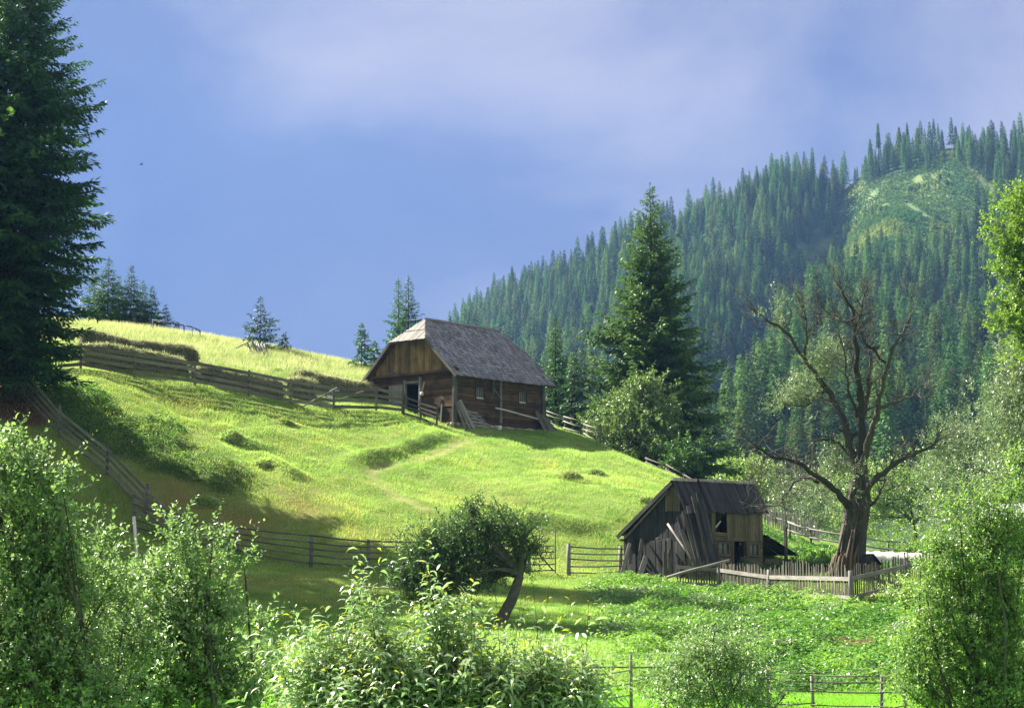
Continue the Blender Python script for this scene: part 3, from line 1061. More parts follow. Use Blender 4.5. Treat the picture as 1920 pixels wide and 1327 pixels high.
for i, (px, py, D, rr, lb) in enumerate(crest):
    b = GD(px, D)
    b[2] = P(px, 622, D)[2]
    spruce(b, top_at(px, py, D, b), rr, 40 + i, lb, M['needle_blue'], group='spruces along the crest', whorl=0.36 if i < 6 else 0.26, per=8, twig_step=0.11, spray=0.26 if i < 6 else 0.18, spw=0.085 if i < 6 else 0.07, z0=0.02, droop=0.30, shape=0.95, ragged=0.16, tipup=0.25, rz=i)


# ------------------------------------------------------------------ forest on the far hill
def far_forest():
    rg = np.random.default_rng(5)
    protos = []
    for i in range(7):
        h = 1.0
        rr = (0.13, 0.16, 0.19, 0.115, 0.175, 0.145, 0.20)[i]
        B, Dv, nrm, Ln, Wd, br, r2 = spruce_arrays(20.0, 20 * rr, 100 + i, whorl=0.80, per=7, twig_step=0.60, spray=0.90, spw=0.34, z0=0.05 + 0.05 * (i % 3), droop=0.30, shape=(0.95, 0.8, 0.9)[i % 3], ragged=0.25, tipup=0.22)
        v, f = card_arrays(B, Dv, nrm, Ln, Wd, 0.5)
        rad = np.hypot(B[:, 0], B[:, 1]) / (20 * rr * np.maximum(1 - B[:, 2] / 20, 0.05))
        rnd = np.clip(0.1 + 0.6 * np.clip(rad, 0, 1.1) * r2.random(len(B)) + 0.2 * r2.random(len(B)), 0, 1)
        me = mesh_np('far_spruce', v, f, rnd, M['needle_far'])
        protos.append(me)
    # leafy tree prototypes for the mixed patches
    for i in range(2):
        n = 1500
        p = unit(rg.normal(0, 1, (n, 3))) * (rg.random((n, 1)) ** 0.4)
        lump = 1 + 0.25 * np.sin(p[:, :1] * 5 + i) * np.cos(p[:, 1:2] * 4 + i)
        p = p * lump * np.array((4.0, 4.0, 5.5)) + np.array((0, 0, 7.5))
        nr = rg.normal(0, 0.7, (n, 3)); nr[:, 2] += 0.8
        v, f = card_arrays(p, rg.normal(0, 1, (n, 3)), nr, 0.8 + 0.5 * rg.random(n), 0.6 + 0.3 * rg.random(n), 0.5)
        protos.append(mesh_np('far_leafy_tree', v, f, rg.random(n), M['leaf_hill']))
    # stems on a jittered grid
    step = 4.5
    yy, xx = np.meshgrid(np.arange(300, 985, step), np.arange(-70, 420, step), indexing='ij')
    x = (xx + rg.uniform(-2.2, 2.2, xx.shape)).ravel()
    y = (yy + rg.uniform(-2.2, 2.2, yy.shape)).ravel()
    z, px, v = hillH(x, y)
    R = YR + (px - 1400) * -0.10
    keep = (px > 815) & (px < 2080) & (y < R + 14)
    x, y, z, px, v = x[keep], y[keep], z[keep], px[keep], v[keep]
    qx, qy = proj(np.stack([x, y, z]))
    cl = clearing(qx, qy)
    keep = ~cl | (rg.random(len(x)) < 0.09)
    keep &= rg.random(len(x)) < np.clip(0.92 + 0.45 * np.minimum(0, vnoise(x / 18, y / 18, 19) + 0.35), 0, 1)
    x, y, z, px, v, qx, qy, cl = [a[keep] for a in (x, y, z, px, v, qx, qy, cl)]
    n = len(x)
    hh = 9 + 15 * rg.random(n) ** 1.5 + 3.5 * vnoise(x / 30, y / 30, 15)
    hh *= np.where(rg.random(n) < 0.15, 0.7, 1.0)
    hh *= np.interp(v, [0, 0.15, 0.4, 0.7, 1.0], [0.85, 1.05, 1.15, 1.0, 0.92])
    kind = rg.integers(0, 7, n)
    leafy = (vnoise(x / 25, y / 25, 16) > 0.30) & (rg.random(n) < 0.30) | (cl & (rg.random(n) < 0.4))
    kind = np.where(leafy, 7 + rg.integers(0, 2, n), kind)
    hh = np.where(leafy, hh * 0.7, hh)
    hh = np.where(cl, hh * 0.55, hh)
    rot = rg.random(n) * 6.28
    # the 300 nearest in the frame are trees of their own
    vis = (qx > 1040) & (qx < 1925) & (qy < 1000) & (kind < 7)
    top = np.argsort(np.where(vis, y, 1e9))[:300]
    single = np.zeros(n, bool)
    single[top] = True
    for i in top:
        o = link('spruce_tree', protos[kind[i]])
        o.location = (x[i], y[i], z[i] - 0.3)
        s = hh[i] / 20
        o.scale = (s * 1.12, s * 1.12, s)
        o.rotation_euler = (0, 0, rot[i])
        tag(o, 'slim green spruce in the dense forest on the lower slope behind the old bare willow', 'tree', 'single spruces low on the forested hillside')
    rest = np.flatnonzero(~single)
    # one object: every other tree of the wood, instanced per kind
    ptme = bpy.data.meshes.new('far_forest')
    ptme.vertices.add(len(rest))
    ptme.vertices.foreach_set('co', np.stack([x, y, z - 0.3], -1)[rest].astype(np.float32).ravel())
    for nm, arr, ty in (('sc', hh[rest] / 20, 'FLOAT'), ('ro', rot[rest], 'FLOAT'), ('kd', kind[rest], 'INT')):
        a = ptme.attributes.new(nm, ty, 'POINT')
        a.data.foreach_set('value', arr.astype(np.int32 if ty == 'INT' else np.float32))
    ob = link('far_forest', ptme)
    tag(ob, 'hazy mass of spruce forest covering the far hillside', 'forest', kind='stuff')
    pcol = bpy.data.collections.new('forest_kinds')
    ng = bpy.data.node_groups.new('forest', 'GeometryNodeTree')
    ng.interface.new_socket('Geometry', in_out='INPUT', socket_type='NodeSocketGeometry')
    ng.interface.new_socket('Geometry', in_out='OUTPUT', socket_type='NodeSocketGeometry')
    N, L = ng.nodes, ng.links
    gi, go = N.new('NodeGroupInput'), N.new('NodeGroupOutput')
    join = N.new('GeometryNodeJoinGeometry')

    def named(nm, ty):
        a = N.new('GeometryNodeInputNamedAttribute')
        a.data_type = ty
        a.inputs['Name'].default_value = nm
        return a.outputs['Attribute']
    for k, me in enumerate(protos):
        po = bpy.data.objects.new(me.name, me)
        pcol.objects.link(po)
        oi = N.new('GeometryNodeObjectInfo')
        oi.inputs['Object'].default_value = po
        oi.inputs['As Instance'].default_value = True
        cmp_ = N.new('FunctionNodeCompare')
        cmp_.data_type = 'INT'
        cmp_.operation = 'EQUAL'
        L.new(named('kd', 'INT'), cmp_.inputs[2])
        cmp_.inputs[3].default_value = k
        ip = N.new('GeometryNodeInstanceOnPoints')
        L.new(gi.outputs[0], ip.inputs['Points'])
        L.new(cmp_.outputs[0], ip.inputs['Selection'])
        L.new(oi.outputs['Geometry'], ip.inputs['Instance'])
        cx = N.new('ShaderNodeCombineXYZ')
        L.new(named('ro', 'FLOAT'), cx.inputs[2])
        L.new(cx.outputs[0], ip.inputs['Rotation'])
        L.new(named('sc', 'FLOAT'), ip.inputs['Scale'])
        L.new(ip.outputs[0], join.inputs[0])
    L.new(join.outputs[0], go.inputs[0])
    md = ob.modifiers.new('forest', 'NODES')
    md.node_group = ng
    # the lone tall thin pine and the group on the skyline by the clearing
    sk = ((1648, 322, 231, 1.5, 'lone thin pine with a bare lower trunk on the skyline'), (1688, 330, 238, 3.2, 'tall spruce on the skyline beside the clearing'),
          (1703, 325, 230, 1.6, 'thin spire of a spruce on the skyline right of the broad one'), (1722, 320, 240, 3.4, 'broad skyline spruce at the top of the clearing'),
          (1767, 285, 244, 2.2, 'dark small spruce on the skyline above the clearing'), (1793, 285, 236, 2.4, 'pointed dark spruce on the skyline right of the clearing top'))
    for i, (px, by, ty, rr, lb) in enumerate(sk):
        D = 905.0
        bs, tp = P(px, by, D), P(px, ty, D)
        zz, _, _ = hillH(np.array([bs[0]]), np.array([D]))
        bs[2] = zz[0] - 0.3
        h = tp[2] - bs[2]
        spruce(bs, h, rr, 60 + i, lb, M['needle_far'], group='spruces on the skyline', whorl=0.8, per=8, twig_step=0.35, spray=0.9, spw=0.45, z0=0.45 if i == 0 else 0.08, shape=0.6 if i == 0 else 0.95, tr=0.25, step=6)
    for i, (px, ty, rr, lb) in enumerate(((843, 583, 1.6, 'small solitary far spruce peeping over the barn ridge'), (871, 566, 2.2, 'leftmost spruce of the trio above the barn ridge'), (881, 562, 2.2, 'middle spruce of the trio above the barn ridge'), (893, 570, 2.4, 'right spruce of the trio above the barn ridge'))):
        D = 700.0
        bs = P(px, 640, D)
        spruce(bs, P(px, ty, D)[2] - bs[2], rr, 80 + i, lb, M['needle_far'], group='far spruces above the barn ridge', whorl=0.8, per=6, twig_step=0.6, spray=0.8, spw=0.3, step=6)


far_forest()


# ------------------------------------------------------------------ barn
def planks_v(mb, x0, x1, zlo, zhi, face, w=0.16, th=0.03, jit=0.02, skip=None, mat=0):
    """vertical boards between x0..x1 in a plane; face(u, z, off) -> point; zlo, zhi functions of u"""
    u = x0
    while u < x1 - 0.02:
        ww = min(w * (0.8 + 0.4 * mb.rg.random()), x1 - u)
        uc = u + ww / 2
        for a, c in (skip(uc, zlo(uc), zhi(uc)) if skip else [(zlo(uc), zhi(uc))]):
            if c - a < 0.05:
                continue
            off = mb.rg.uniform(0, jit)
            za = a + mb.rg.uniform(-jit, jit)
            cs = []
            for z in (za, None):
                for du, o in ((0.004, off), (ww - 0.004, off), (ww - 0.004, off + th), (0.004, off + th)):
                    zz = z if z is not None else min(c, zhi(u + du))
                    cs.append(face(u + du, zz, o))
            mb.quadbox(cs, c - a, ww, th, mat=mat)
        u += ww


def build_barn():
    Dc = 104.0
    c = P(852, 797, Dc)
    zb = P(852, 790, Dc)[2]
    Lx, Wy = 8.32, 7.34
    rz = math.atan2(0.747, 0.665)
    t = empty('barn', (c[0], c[1], zb), rz)
    tag(t, 'large old log barn with a grey half-hipped shingle roof on top of the meadow', 'barn')
    ridge, yc, sl = 15.3 - zb, Wy / 2, 0.93
    wall_top = ridge - sl * yc - 0.05

    # log walls, laid course by course with openings left free
    def log_wall(name, p0, p1, n_out, holes, lo=0.0, hi=wall_top, seed=0):
        mb = MB(seed)
        p0, p1 = Vector(p0), Vector(p1)
        d = (p1 - p0)
        Ln = d.length
        d.normalize()
        no = Vector(n_out)
        z = lo
        while z < hi - 0.05:
            hgt = min(0.23 * (0.85 + 0.3 * mb.rg.random()), hi - z)
            zc = z + hgt / 2
            spans = [(0.0, Ln)]
            for (a, b2, z0, z1) in holes:
                if z0 < zc < z1:
                    new = []
                    for s0, s1 in spans:
                        if b2 <= s0 or a >= s1:
                            new.append((s0, s1))
                        else:
                            if a > s0:
                                new.append((s0, a))
                            if b2 < s1:
                                new.append((b2, s1))
                    spans = new
            off = mb.rg.uniform(-0.015, 0.015)
            for s0, s1 in spans:
                pts = [p0 + d * s0 + Vector((0, 0, zc)) + no * (off - 0.07), p0 + d * s1 + Vector((0, 0, zc + mb.rg.uniform(-.012, .012))) + no * (off - 0.07)]
                mb.beam(pts[0], pts[1], 0.15, hgt - 0.018)
            z += hgt
        return mb.build(name, M['log'], t)
    wins = (2.28, 6.32)
    wz0, wz1 = 10.06 - zb, 10.78 - zb
    log_wall('log_wall', (0.16, 0, 0), (Lx - 0.16, 0, 0), (0, -1, 0), [(wx - 0.32, wx + 0.32, wz0, wz1) for wx in wins], seed=1)
    log_wall('log_wall', (0, Wy - 0.16, 0), (0, 0.16, 0), (-1, 0, 0), [(Wy - 0.16 - 4.16, Wy - 0.16 - 2.98, 9.05 - zb, 11.1 - zb)], seed=2)
    log_wall('log_wall', (Lx, 0.16, 0), (Lx, Wy - 0.16, 0), (1, 0, 0), [], seed=3)
    log_wall('log_wall', (Lx - 0.16, Wy, 0), (0.16, Wy, 0), (0, 1, 0), [], seed=4)
    # dim inner lining so no daylight shows between courses
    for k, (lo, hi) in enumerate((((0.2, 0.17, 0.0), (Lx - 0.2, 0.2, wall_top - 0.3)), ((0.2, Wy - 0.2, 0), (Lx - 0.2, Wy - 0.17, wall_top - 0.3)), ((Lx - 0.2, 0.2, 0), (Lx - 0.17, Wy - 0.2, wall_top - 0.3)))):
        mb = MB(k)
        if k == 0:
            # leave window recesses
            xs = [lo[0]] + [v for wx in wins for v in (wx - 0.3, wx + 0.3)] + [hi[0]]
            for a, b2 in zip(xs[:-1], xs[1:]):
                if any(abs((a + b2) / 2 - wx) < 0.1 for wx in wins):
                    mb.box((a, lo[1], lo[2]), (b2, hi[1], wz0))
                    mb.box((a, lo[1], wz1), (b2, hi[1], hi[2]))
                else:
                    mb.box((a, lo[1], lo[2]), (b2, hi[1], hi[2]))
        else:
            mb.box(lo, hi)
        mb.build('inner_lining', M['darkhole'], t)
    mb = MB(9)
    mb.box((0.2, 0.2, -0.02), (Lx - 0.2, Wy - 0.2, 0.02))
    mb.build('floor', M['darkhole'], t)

    # boarded gables
    def gable(x, sgn, seed):
        mb = MB(seed)
        zlo = lambda y: wall_top - 0.02 - 0.05
        zhi = lambda y: min(ridge - 0.10 - sl * abs(y - yc), ridge - 0.10 - sl * 1.30)
        planks_v(mb, 0.35, Wy - 0.35, zlo, zhi, lambda u, z, o: Vector((x + sgn * (0.02 + o), u, z)), 0.2, 0.03, 0.018)
        return mb.build('gable_boards', M['gable'], t)
    gable(0, -1, 11)
    gable(Lx, 1, 12)
    # hatch in the gable
    mb = MB(13)
    z0, z1 = 11.95 - zb, 13.35 - zb
    for k in range(4):
        y0 = 4.72 + k * 0.23
        mb.box((-0.135, y0, z0 + 0.02 * k % 0.03), (-0.09, y0 + 0.222, z1), 2)
    hatch = mb.build('hatch', M['gable'], t)
    mb = MB(14)
    mb.box((-0.165, 5.65, z0 - 0.05), (-0.088, 5.74, z1 + 0.05), 2)
    mb.box((-0.165, 4.70, z0 - 0.08), (-0.088, 5.64, z0 - 0.005), 1)
    mb.build('frame', M['greydark'], hatch)
    # tie beam under the gable boards
    mb = MB(15)
    mb.box((-0.16, -0.45, wall_top - 0.20), (-0.075, Wy + 0.45, wall_top - 0.06), 1)
    mb.build('tie_beam', M['log'], t)
    # corner posts
    for (x, y) in ((-0.02, -0.02), (Lx + 0.02, -0.02), (-0.02, Wy + 0.02), (Lx + 0.02, Wy + 0.02)):
        mb = MB(int(x * 7 + y) + 40)
        sx, sy = (-1 if x < 1 else 1), (-1 if y < 1 else 1)
        mb.box((x - 0.11, y - 0.11, -0.25), (x + 0.11, y + 0.11, wall_top + 0.1), 2)
        mb.beam((x + sx * 0.14, y + sy * 0.10, 0.0), (x + sx * 0.14, y + sy * 0.10, wall_top * 0.55), 0.05, 0.16)
        mb.build('corner_post', M['greydark'], t)
    # door
    mb = MB(16)
    mb.box((-0.17, 4.16, 9.0 - zb), (-0.02, 4.32, 11.35 - zb), 2)
    mb.box((-0.17, 2.84, 9.0 - zb), (-0.02, 2.98, 11.45 - zb), 2)
    mb.box((-0.15, 2.98, 11.1 - zb), (-0.02, 4.16, 11.24 - zb), 1)
    mb.build('door_frame', M['grey'], t)
    mb = MB(17)
    for k in range(6):
        y0 = 4.38 + k * 0.205
        mb.box((-0.21, y0, 9.08 - zb), (-0.165, y0 + 0.196, 11.05 - zb), 2)
    mb.box((-0.25, 4.40, 9.45 - zb), (-0.212, 5.58, 9.56 - zb), 1)
    mb.box((-0.25, 4.40, 10.6 - zb), (-0.212, 5.58, 10.71 - zb), 1)
    mb.build('door', M['grey'], t)
    # windows
    for wx in wins:
        mb = MB(18)
        for a, b2 in (((wx - 0.37, -0.06, wz0 - 0.09), (wx + 0.37, 0.03, wz0)), ((wx - 0.37, -0.04, wz1), (wx + 0.37, 0.03, wz1 + 0.07))):
            mb.box(a, b2, 0)
        for xx in (wx - 0.345, wx + 0.345):
            mb.box((xx - 0.035, -0.04, wz0), (xx + 0.035, 0.03, wz1), 2)
        win = mb.build('window', M['log'], t)
        mb = MB(19)
        for xx in (wx - 0.28, wx - 0.10, wx + 0.10, wx + 0.28):
            mb.box((xx - 0.022, -0.025, wz0 + 0.1), (xx + 0.022, 0.005, wz1), 2)
        mb.build('frame', M['grey'], win)
        mb = MB(29)
        mb.box((wx - 0.31, -0.05, wz0 + 0.001), (wx + 0.31, 0.0, wz0 + 0.09), 0)
        mb.build('sill', M['pale'], win)
        mb = MB(20)
        mb.box((wx - 0.31, 0.04, wz0 - 0.02), (wx + 0.31, 0.05, wz1 + 0.02), 0)
        g = plain_mat('window_glass', (0.02, 0.025, 0.03), (0.05, 0.06, 0.07), 3, rough=0.12, spec=0.6)
        mb.build('pane', g, win)
    # post and strut on the long side
    mb = MB(21)
    mb.box((4.09, -0.14, 0.15), (4.25, -0.02, wall_top), 2)
    mb.build('wall_post', M['grey'], t)
    mb = MB(22)
    mb.beam((4.14, -0.19, 1.55), (3.35, -0.19, 2.35), 0.05, 0.09)
    mb.beam((3.38, -0.19, 1.95), (3.38, -0.19, 2.75), 0.05, 0.10)
    mb.build('strut', M['greydark'], t)
    # stone footing
    rg = random.Random(5)
    mb = MB(23)
    stones = []

    def stone(x, y, z, r):
        n, m = 7, 5
        b = len(mb.v)
        for i in range(m):
            ph = math.pi * i / (m - 1)
            for k in range(n):
                a = 6.283 * k / n
                j = 1 + rg.uniform(-.16, .16)
                mb.v.append((x + r * 1.25 * math.sin(ph) * math.cos(a) * j, y + r * 0.9 * math.sin(ph) * math.sin(a) * j, z + r * 0.8 * math.cos(ph) * j))
        q = rg.random()
        for i in range(m - 1):
            for k in range(n):
                mb.f.append((b + i * n + k, b + (i + 1) * n + k, b + (i + 1) * n + (k + 1) % n, b + i * n + (k + 1) % n))
                mb.uv.append([(0, 0)] * 4); mb.r.append(q); mb.m.append(0); mb.sm.append(True)
    x = 0.0
    while x < Lx:
        r = rg.uniform(0.13, 0.24)
        for zz in (-0.17, -0.47, -0.75, -1.0):
            stone(x + rg.uniform(-.1, .1), 0.02 + rg.uniform(-.06, .03), zz + rg.uniform(-.05, .05), r * rg.uniform(0.8, 1.15))
        x += r * 1.75
    y = 0.1
    while y < Wy:
        r = rg.uniform(0.13, 0.22)
        for zz in (-0.17, -0.45):
            stone(0.03 + rg.uniform(-.05, .05), y, zz, r)
        y += r * 1.8
    mb.box((0.12, 0.12, -1.2), (Lx - 0.1, Wy - 0.1, -0.03), 0)
    mb.build('foundation', M['stone'], t)

    # roof: shingled slopes with half hips
    oh, ex = 0.62, 0.50                      # eave and gable overhang
    x0, x1 = -ex, Lx + ex + 0.1
    rx0, rx1 = 1.16, 7.86                     # ridge ends
    ze = ridge - sl * (yc + oh)
    hd = 1.48                                 # drop from ridge to the lower edge of the half hips
    hy = hd / sl
    slopes = {}

    def slope_face(sgn):
        return [(rx0, yc, ridge), (rx1, yc, ridge), (x1, yc + sgn * hy, ridge - hd), (x1, yc + sgn * (yc + oh), ze), (x0, yc + sgn * (yc + oh), ze), (x0, yc + sgn * hy, ridge - hd)]

    def xlim(dz):
        """x extent of a slope at drop dz below the ridge"""
        f = min(1.0, dz / hd)
        return rx0 + (x0 - rx0) * f, rx1 + (x1 - rx1) * f
    for sgn in (-1, 1):
        mb = MB(30 + sgn)
        n = Vector((0, sgn * sl, 1)).normalized()
        dn = Vector((0, sgn, -sl)).normalized()
        total = (ridge - ze) / abs(dn.z)
        course = 0.30
        s = 0.0
        row = 0
        while s < total:
            s1 = min(s + course * 1.12, total + 0.05)
            a0, b0 = xlim(s * abs(dn.z))
            a1, b1 = xlim(min(s1, total) * abs(dn.z))
            x = min(a0, a1)
            xe = max(b0, b1)
            while x < xe:
                w = mb.rg.uniform(0.07, 0.15)
                xa, xb = x, min(x + w - 0.008, xe)
                xm = (xa + xb) / 2
                # keep inside hip lines
                if xm >= a1 - 0.05 and xm <= b1 + 0.05:
                    st = s
                    if xm < a0:
                        st = s + (a0 - xm) / max(a0 - a1, 1e-6) * (s1 - s)
                    if xm > b0:
                        st = s + (xm - b0) / max(b1 - b0, 1e-6) * (s1 - s)
                    en = s1 + mb.rg.uniform(-.05, .04)
                    up0 = 0.0 + mb.rg.uniform(0, .01)
                    up1 = 0.028 + mb.rg.uniform(0, .022)
                    sag = -0.05 * math.sin(math.pi * (xm - x0) / (x1 - x0))
                    pt = lambda X, q, o: Vector((X, yc, ridge + sag * q / total)) + dn * q + n * o
                    if en - st > 0.06:
                        mb.quadbox([pt(xa, st, up0), pt(xb, st, up0), pt(xb, st, up0 + 0.016), pt(xa, st, up0 + 0.016),
                                    pt(xa, en, up1), pt(xb, en, up1), pt(xb, en, up1 + 0.02), pt(xa, en, up1 + 0.02)], en - st, w, 0.02)
                x += w
            s += course
            row += 1
        rf = mb.build('roof', M['shingle'], t)
        # under-deck of the slope
        mb = MB(33)
        fc = [Vector(p) - n * 0.03 for p in slope_face(sgn)]
        lo = [p - n * 0.05 for p in fc]
        mb.poly(fc); mb.poly(lo[::-1])
        for i in range(6):
            j = (i + 1) % 6
            mb.poly([fc[i], lo[i], lo[j], fc[j]])
        mb.build('roof_deck', M['log'], rf)
    for (xr, xo, sg) in ((rx0, x0, -1), (rx1, x1, 1)):
        mb = MB(36 + sg)
        run = abs(xo - xr)
        dn = Vector((sg * run, 0, -hd)).normalized()
        n = Vector((sg * hd, 0, run)).normalized()
        total = math.hypot(run, hd) + 0.12
        y = -hy - 0.05
        while y < hy + 0.05:
            w = mb.rg.uniform(0.10, 0.17)
            ym = y + w / 2
            st0 = abs(ym) / hy * (total - 0.12)
            en = total + mb.rg.uniform(-.03, .05)
            ps = [(st0 + 0.02, en * 0.55), (max(st0, en * 0.5), en)]
            for q, (a, b2) in enumerate(ps):
                if b2 - a < 0.08:
                    continue
                u0 = 0.03 + mb.rg.uniform(0, .02) + (0.03 if q == 0 else 0)
                pt = lambda Y, s2, o: Vector((xr, yc + Y, ridge)) + dn * s2 + n * o
                mb.quadbox([pt(y, a, u0), pt(y + w - .01, a, u0), pt(y + w - .01, a, u0 + .018), pt(y, a, u0 + .018),
                            pt(y, b2, u0 + .01), pt(y + w - .01, b2, u0 + .01), pt(y + w - .01, b2, u0 + .03), pt(y, b2, u0 + .03)], b2 - a, w, .02)
            y += w
        rf = mb.build('roof', M['grey'], t)
        mb = MB(39)
        tri = [Vector((xr, yc, ridge)), Vector((xo, yc - hy, ridge - hd)), Vector((xo, yc + hy, ridge - hd))]
        lo = [p - Vector((0, 0, 0.06)) for p in tri]
        mb.poly(tri); mb.poly(lo[::-1])
        for i in range(3):
            j = (i + 1) % 3
            mb.poly([tri[i], lo[i], lo[j], tri[j]])
        mb.build('roof_deck', M['log'], rf)
    # ridge cap, barge boards
    mb = MB(41)
    mb.beam((rx0 - 0.05, yc - 0.07, ridge + 0.05), (rx1 + 0.05, yc - 0.07, ridge + 0.03), 0.20, 0.03, (0, -sl, 1))
    mb.beam((rx0 - 0.05, yc + 0.07, ridge + 0.065), (rx1 + 0.05, yc + 0.07, ridge + 0.045), 0.20, 0.03, (0, sl, 1))
    mb.build('ridge_cap', M['grey'], t)
    for xo, sg in ((x0, -1), (x1, 1)):
        for s2 in (-1, 1):
            mb = MB(42)
            mb.beam((xo + sg * 0.03, yc + s2 * hy, ridge - hd - 0.08), (xo + sg * 0.03, yc + s2 * (yc + oh), ze - 0.06), 0.05, 0.18, (0, s2 * sl, 1))
            mb.build('barge_board', M['greydark'], t)
        mb = MB(43)
        mb.beam((xo + sg * 0.03, yc - hy, ridge - hd - 0.10), (xo + sg * 0.03, yc + hy, ridge - hd - 0.10), 0.05, 0.12)
        mb.build('barge_board', M['greydark'], t)
    # rafter tails under the long eave
    for k in range(9):
        xx = -0.1 + k * 1.06
        mb = MB(44 + k)
        mb.beam((xx, 0.3, ridge - sl * (yc - 0.3) - 0.18), (xx, -oh + 0.1, ze + 0.02 - 0.10), 0.10, 0.12)
        mb.build('rafter', M['greydark'], t)
    return t, zb


barn, BARN_Z = build_barn()
BA, BB = Vector((0.665, 0.747, 0)), Vector((-0.747, 0.665, 0))
BC = Vector(barn.location)


def barn_pt(x, y, z):
    return BC + BA * x + BB * y + Vector((0, 0, z))


def zg(p, off=0.0):
    return Vector((p[0], p[1], float(H(p[0], p[1])[0]) + off))


def stick(name, p0, p1, w, h, mat, label, cat, group=None, seed=0, up=(0, 0, 1), taper=1.0, tube=False):
    mb = MB(seed)
    p0, p1 = Vector(p0), Vector(p1)
    if tube:
        d = p1 - p0
        q = [p0 + d * f + Vector((0, 0, 0.02 * math.sin(f * 5 + seed))) for f in (0, .33, .66, 1)]
        mb.tube([x - p0 for x in q], [w / 2, w / 2 * .95, w / 2 * .88, w / 2 * taper], 7)
    else:
        mb.beam((0, 0, 0), p1 - p0, w, h, up, taper)
    o = mb.build(name, mat)
    o.location = p0
    return tag(o, label, cat, group)


# things leaning on and lying by the barn
def barn_clutter():
    # low hurdle (old gate of slats) leaning at the long wall by the corner
    h = empty('hurdle', barn_pt(1.0, -0.75, 0))
    h.location.z = float(H(h.location.x, h.location.y)[0])
    tag(h, 'slatted old gate leaning on the barn wall beside the corner post', 'gate')
    z0 = h.location.z
    q = lambda x, y, z: Vector(barn_pt(x, y, 0))[:2] and (barn_pt(x, y, 0) - h.location + Vector((0, 0, z)) + Vector((0, 0, h.location.z - barn_pt(x, y, 0).z)))
    a0, a1 = q(0.75, -1.05, 0.0), q(0.30, -0.22, 1.15)
    b0, b1 = q(2.35, -1.05, -0.12), q(1.75, -0.22, 1.05)
    for k, (p, r) in enumerate(((a0, a1), (b0, b1))):
        mb = MB(k)
        mb.beam(p, r, 0.07, 0.11)
        mb.build('stile', M['grey'], h)
    for k in range(5):
        f = 0.1 + 0.2 * k
        mb = MB(k + 5)
        mb.beam(Vector(a0).lerp(Vector(a1), f) + Vector((0, 0, .06)), Vector(b0).lerp(Vector(b1), f) + Vector((0, 0, .06)), 0.03, 0.12)
        mb.build('slat', M['grey'], h)
    mb = MB(11)
    mb.beam(Vector(a1) + Vector((0, 0, .1)), Vector(b0) + Vector((0, 0, .12)), 0.03, 0.09)
    mb.build('brace', M['grey'], h)
    lab = ('grey board leaning on the barn corner post, leftmost of three', 'grey board leaning on the barn corner, middle of three', 'long grey board leaning on the barn corner beside the slatted gate')
    for k in range(3):
        p = zg(barn_pt(0.05 + k * 0.32, -0.95 - 0.05 * k, 0))
        r = barn_pt(-0.12 + k * 0.18, -0.24, 1.15 + 0.1 * k)
        stick('leaning_board', p, r, 0.16, 0.035, M['grey' if k else 'greydark'], lab[k], 'board', 'boards leaning at the barn corner', k, (0, -1, 0.3))
    # round white end of a log / pail on the grass
    p = zg(barn_pt(2.75, -1.25, 0))
    mb = MB(2)
    mb.tube([(0, 0, 0.02), (0, 0, 0.05), (0, 0, 0.28), (0, 0, 0.31)], [0.12, 0.14, 0.17, 0.165], 12)
    o = mb.build('pail', M['whitepaint'])
    o.location = p
    tag(o, 'small white pail on the grass at the foot of the slatted gate', 'pail')
    # thin pale pole along the wall
    stick('pole', barn_pt(3.4, -0.35, 1.05), barn_pt(7.45, -0.35, 0.62), 0.11, 0.11, M['pale'], 'long pale pole propped along the barn wall under the windows', 'pole', tube=True)
    lb = ('leftmost', 'second', 'third', 'fourth', 'rightmost')
    for k in range(5):
        p = zg(barn_pt(7.75 + k * 0.24, -0.78 - 0.03 * k, 0))
        r = barn_pt(7.45 + k * 0.20, -0.22, 1.12 - 0.1 * k)
        stick('leaning_plank', p, r, 0.21, 0.04, M['greydark'], '%s weathered plank leaning at the right end of the barn wall' % lb[k], 'plank', 'planks leaning at the far barn corner', 20 + k, (0, -1, 0.3))
    # stake standing free in the grass by the gable
    p = zg(G(826, 793))
    stick('stake', p, p + Vector((0.06, 0, 1.15)), 0.10, 0.09, M['pale'], 'short pale stake standing in the grass before the barn corner', 'stake')
    # tool hung by the door
    t = empty('hung_scythe_handle', barn_pt(-0.22, 2.62, 10.35 - BARN_Z))
    tag(t, 'small pale tool with round end hung beside the barn door', 'tool')
    mb = MB(1)
    mb.beam((0, 0, 0.1), BB * -0.22 + Vector((0, 0, 0.75)), 0.04, 0.06)
    mb.build('handle', M['grey'], t)
    mb = MB(2)
    mb.tube([(0, 0, -0.09), (0, 0, -0.05), (0, 0, 0.1), (0, 0, 0.13)], [0.06, 0.12, 0.12, 0.05], 10)
    mb.build('head', M['whitepaint'], t)
    # white boards by the hay fence gate
    for k, (px, py, w, hh, lb2) in enumerate(((619, 746, 0.34, 0.50, 'upright white board shining behind the hay fence'), (627, 731, 0.55, 0.16, 'pale plank end on top of the hay fence rails'))):
        p = P(px, py, 102.6)
        mb = MB(k)
        mb.box((-w / 2, -0.03, -hh / 2), (w / 2, 0.03, hh / 2), 2 if hh > w else 0)
        mb.beam((-w * 0.3, 0.05, -hh / 2), (-w * 0.3, 0.05, -hh / 2 - 0.3), 0.05, 0.05)
        o = mb.build('pale_board', M['whitepaint'])
        o.location = p
        tag(o, lb2, 'board')
    stick('pole', zg(G(562, 766)), P(632, 726, 101.5), 0.09, 0.09, M['grey'], 'slanting pole leaning on the hay fence from the meadow side', 'pole', tube=True)
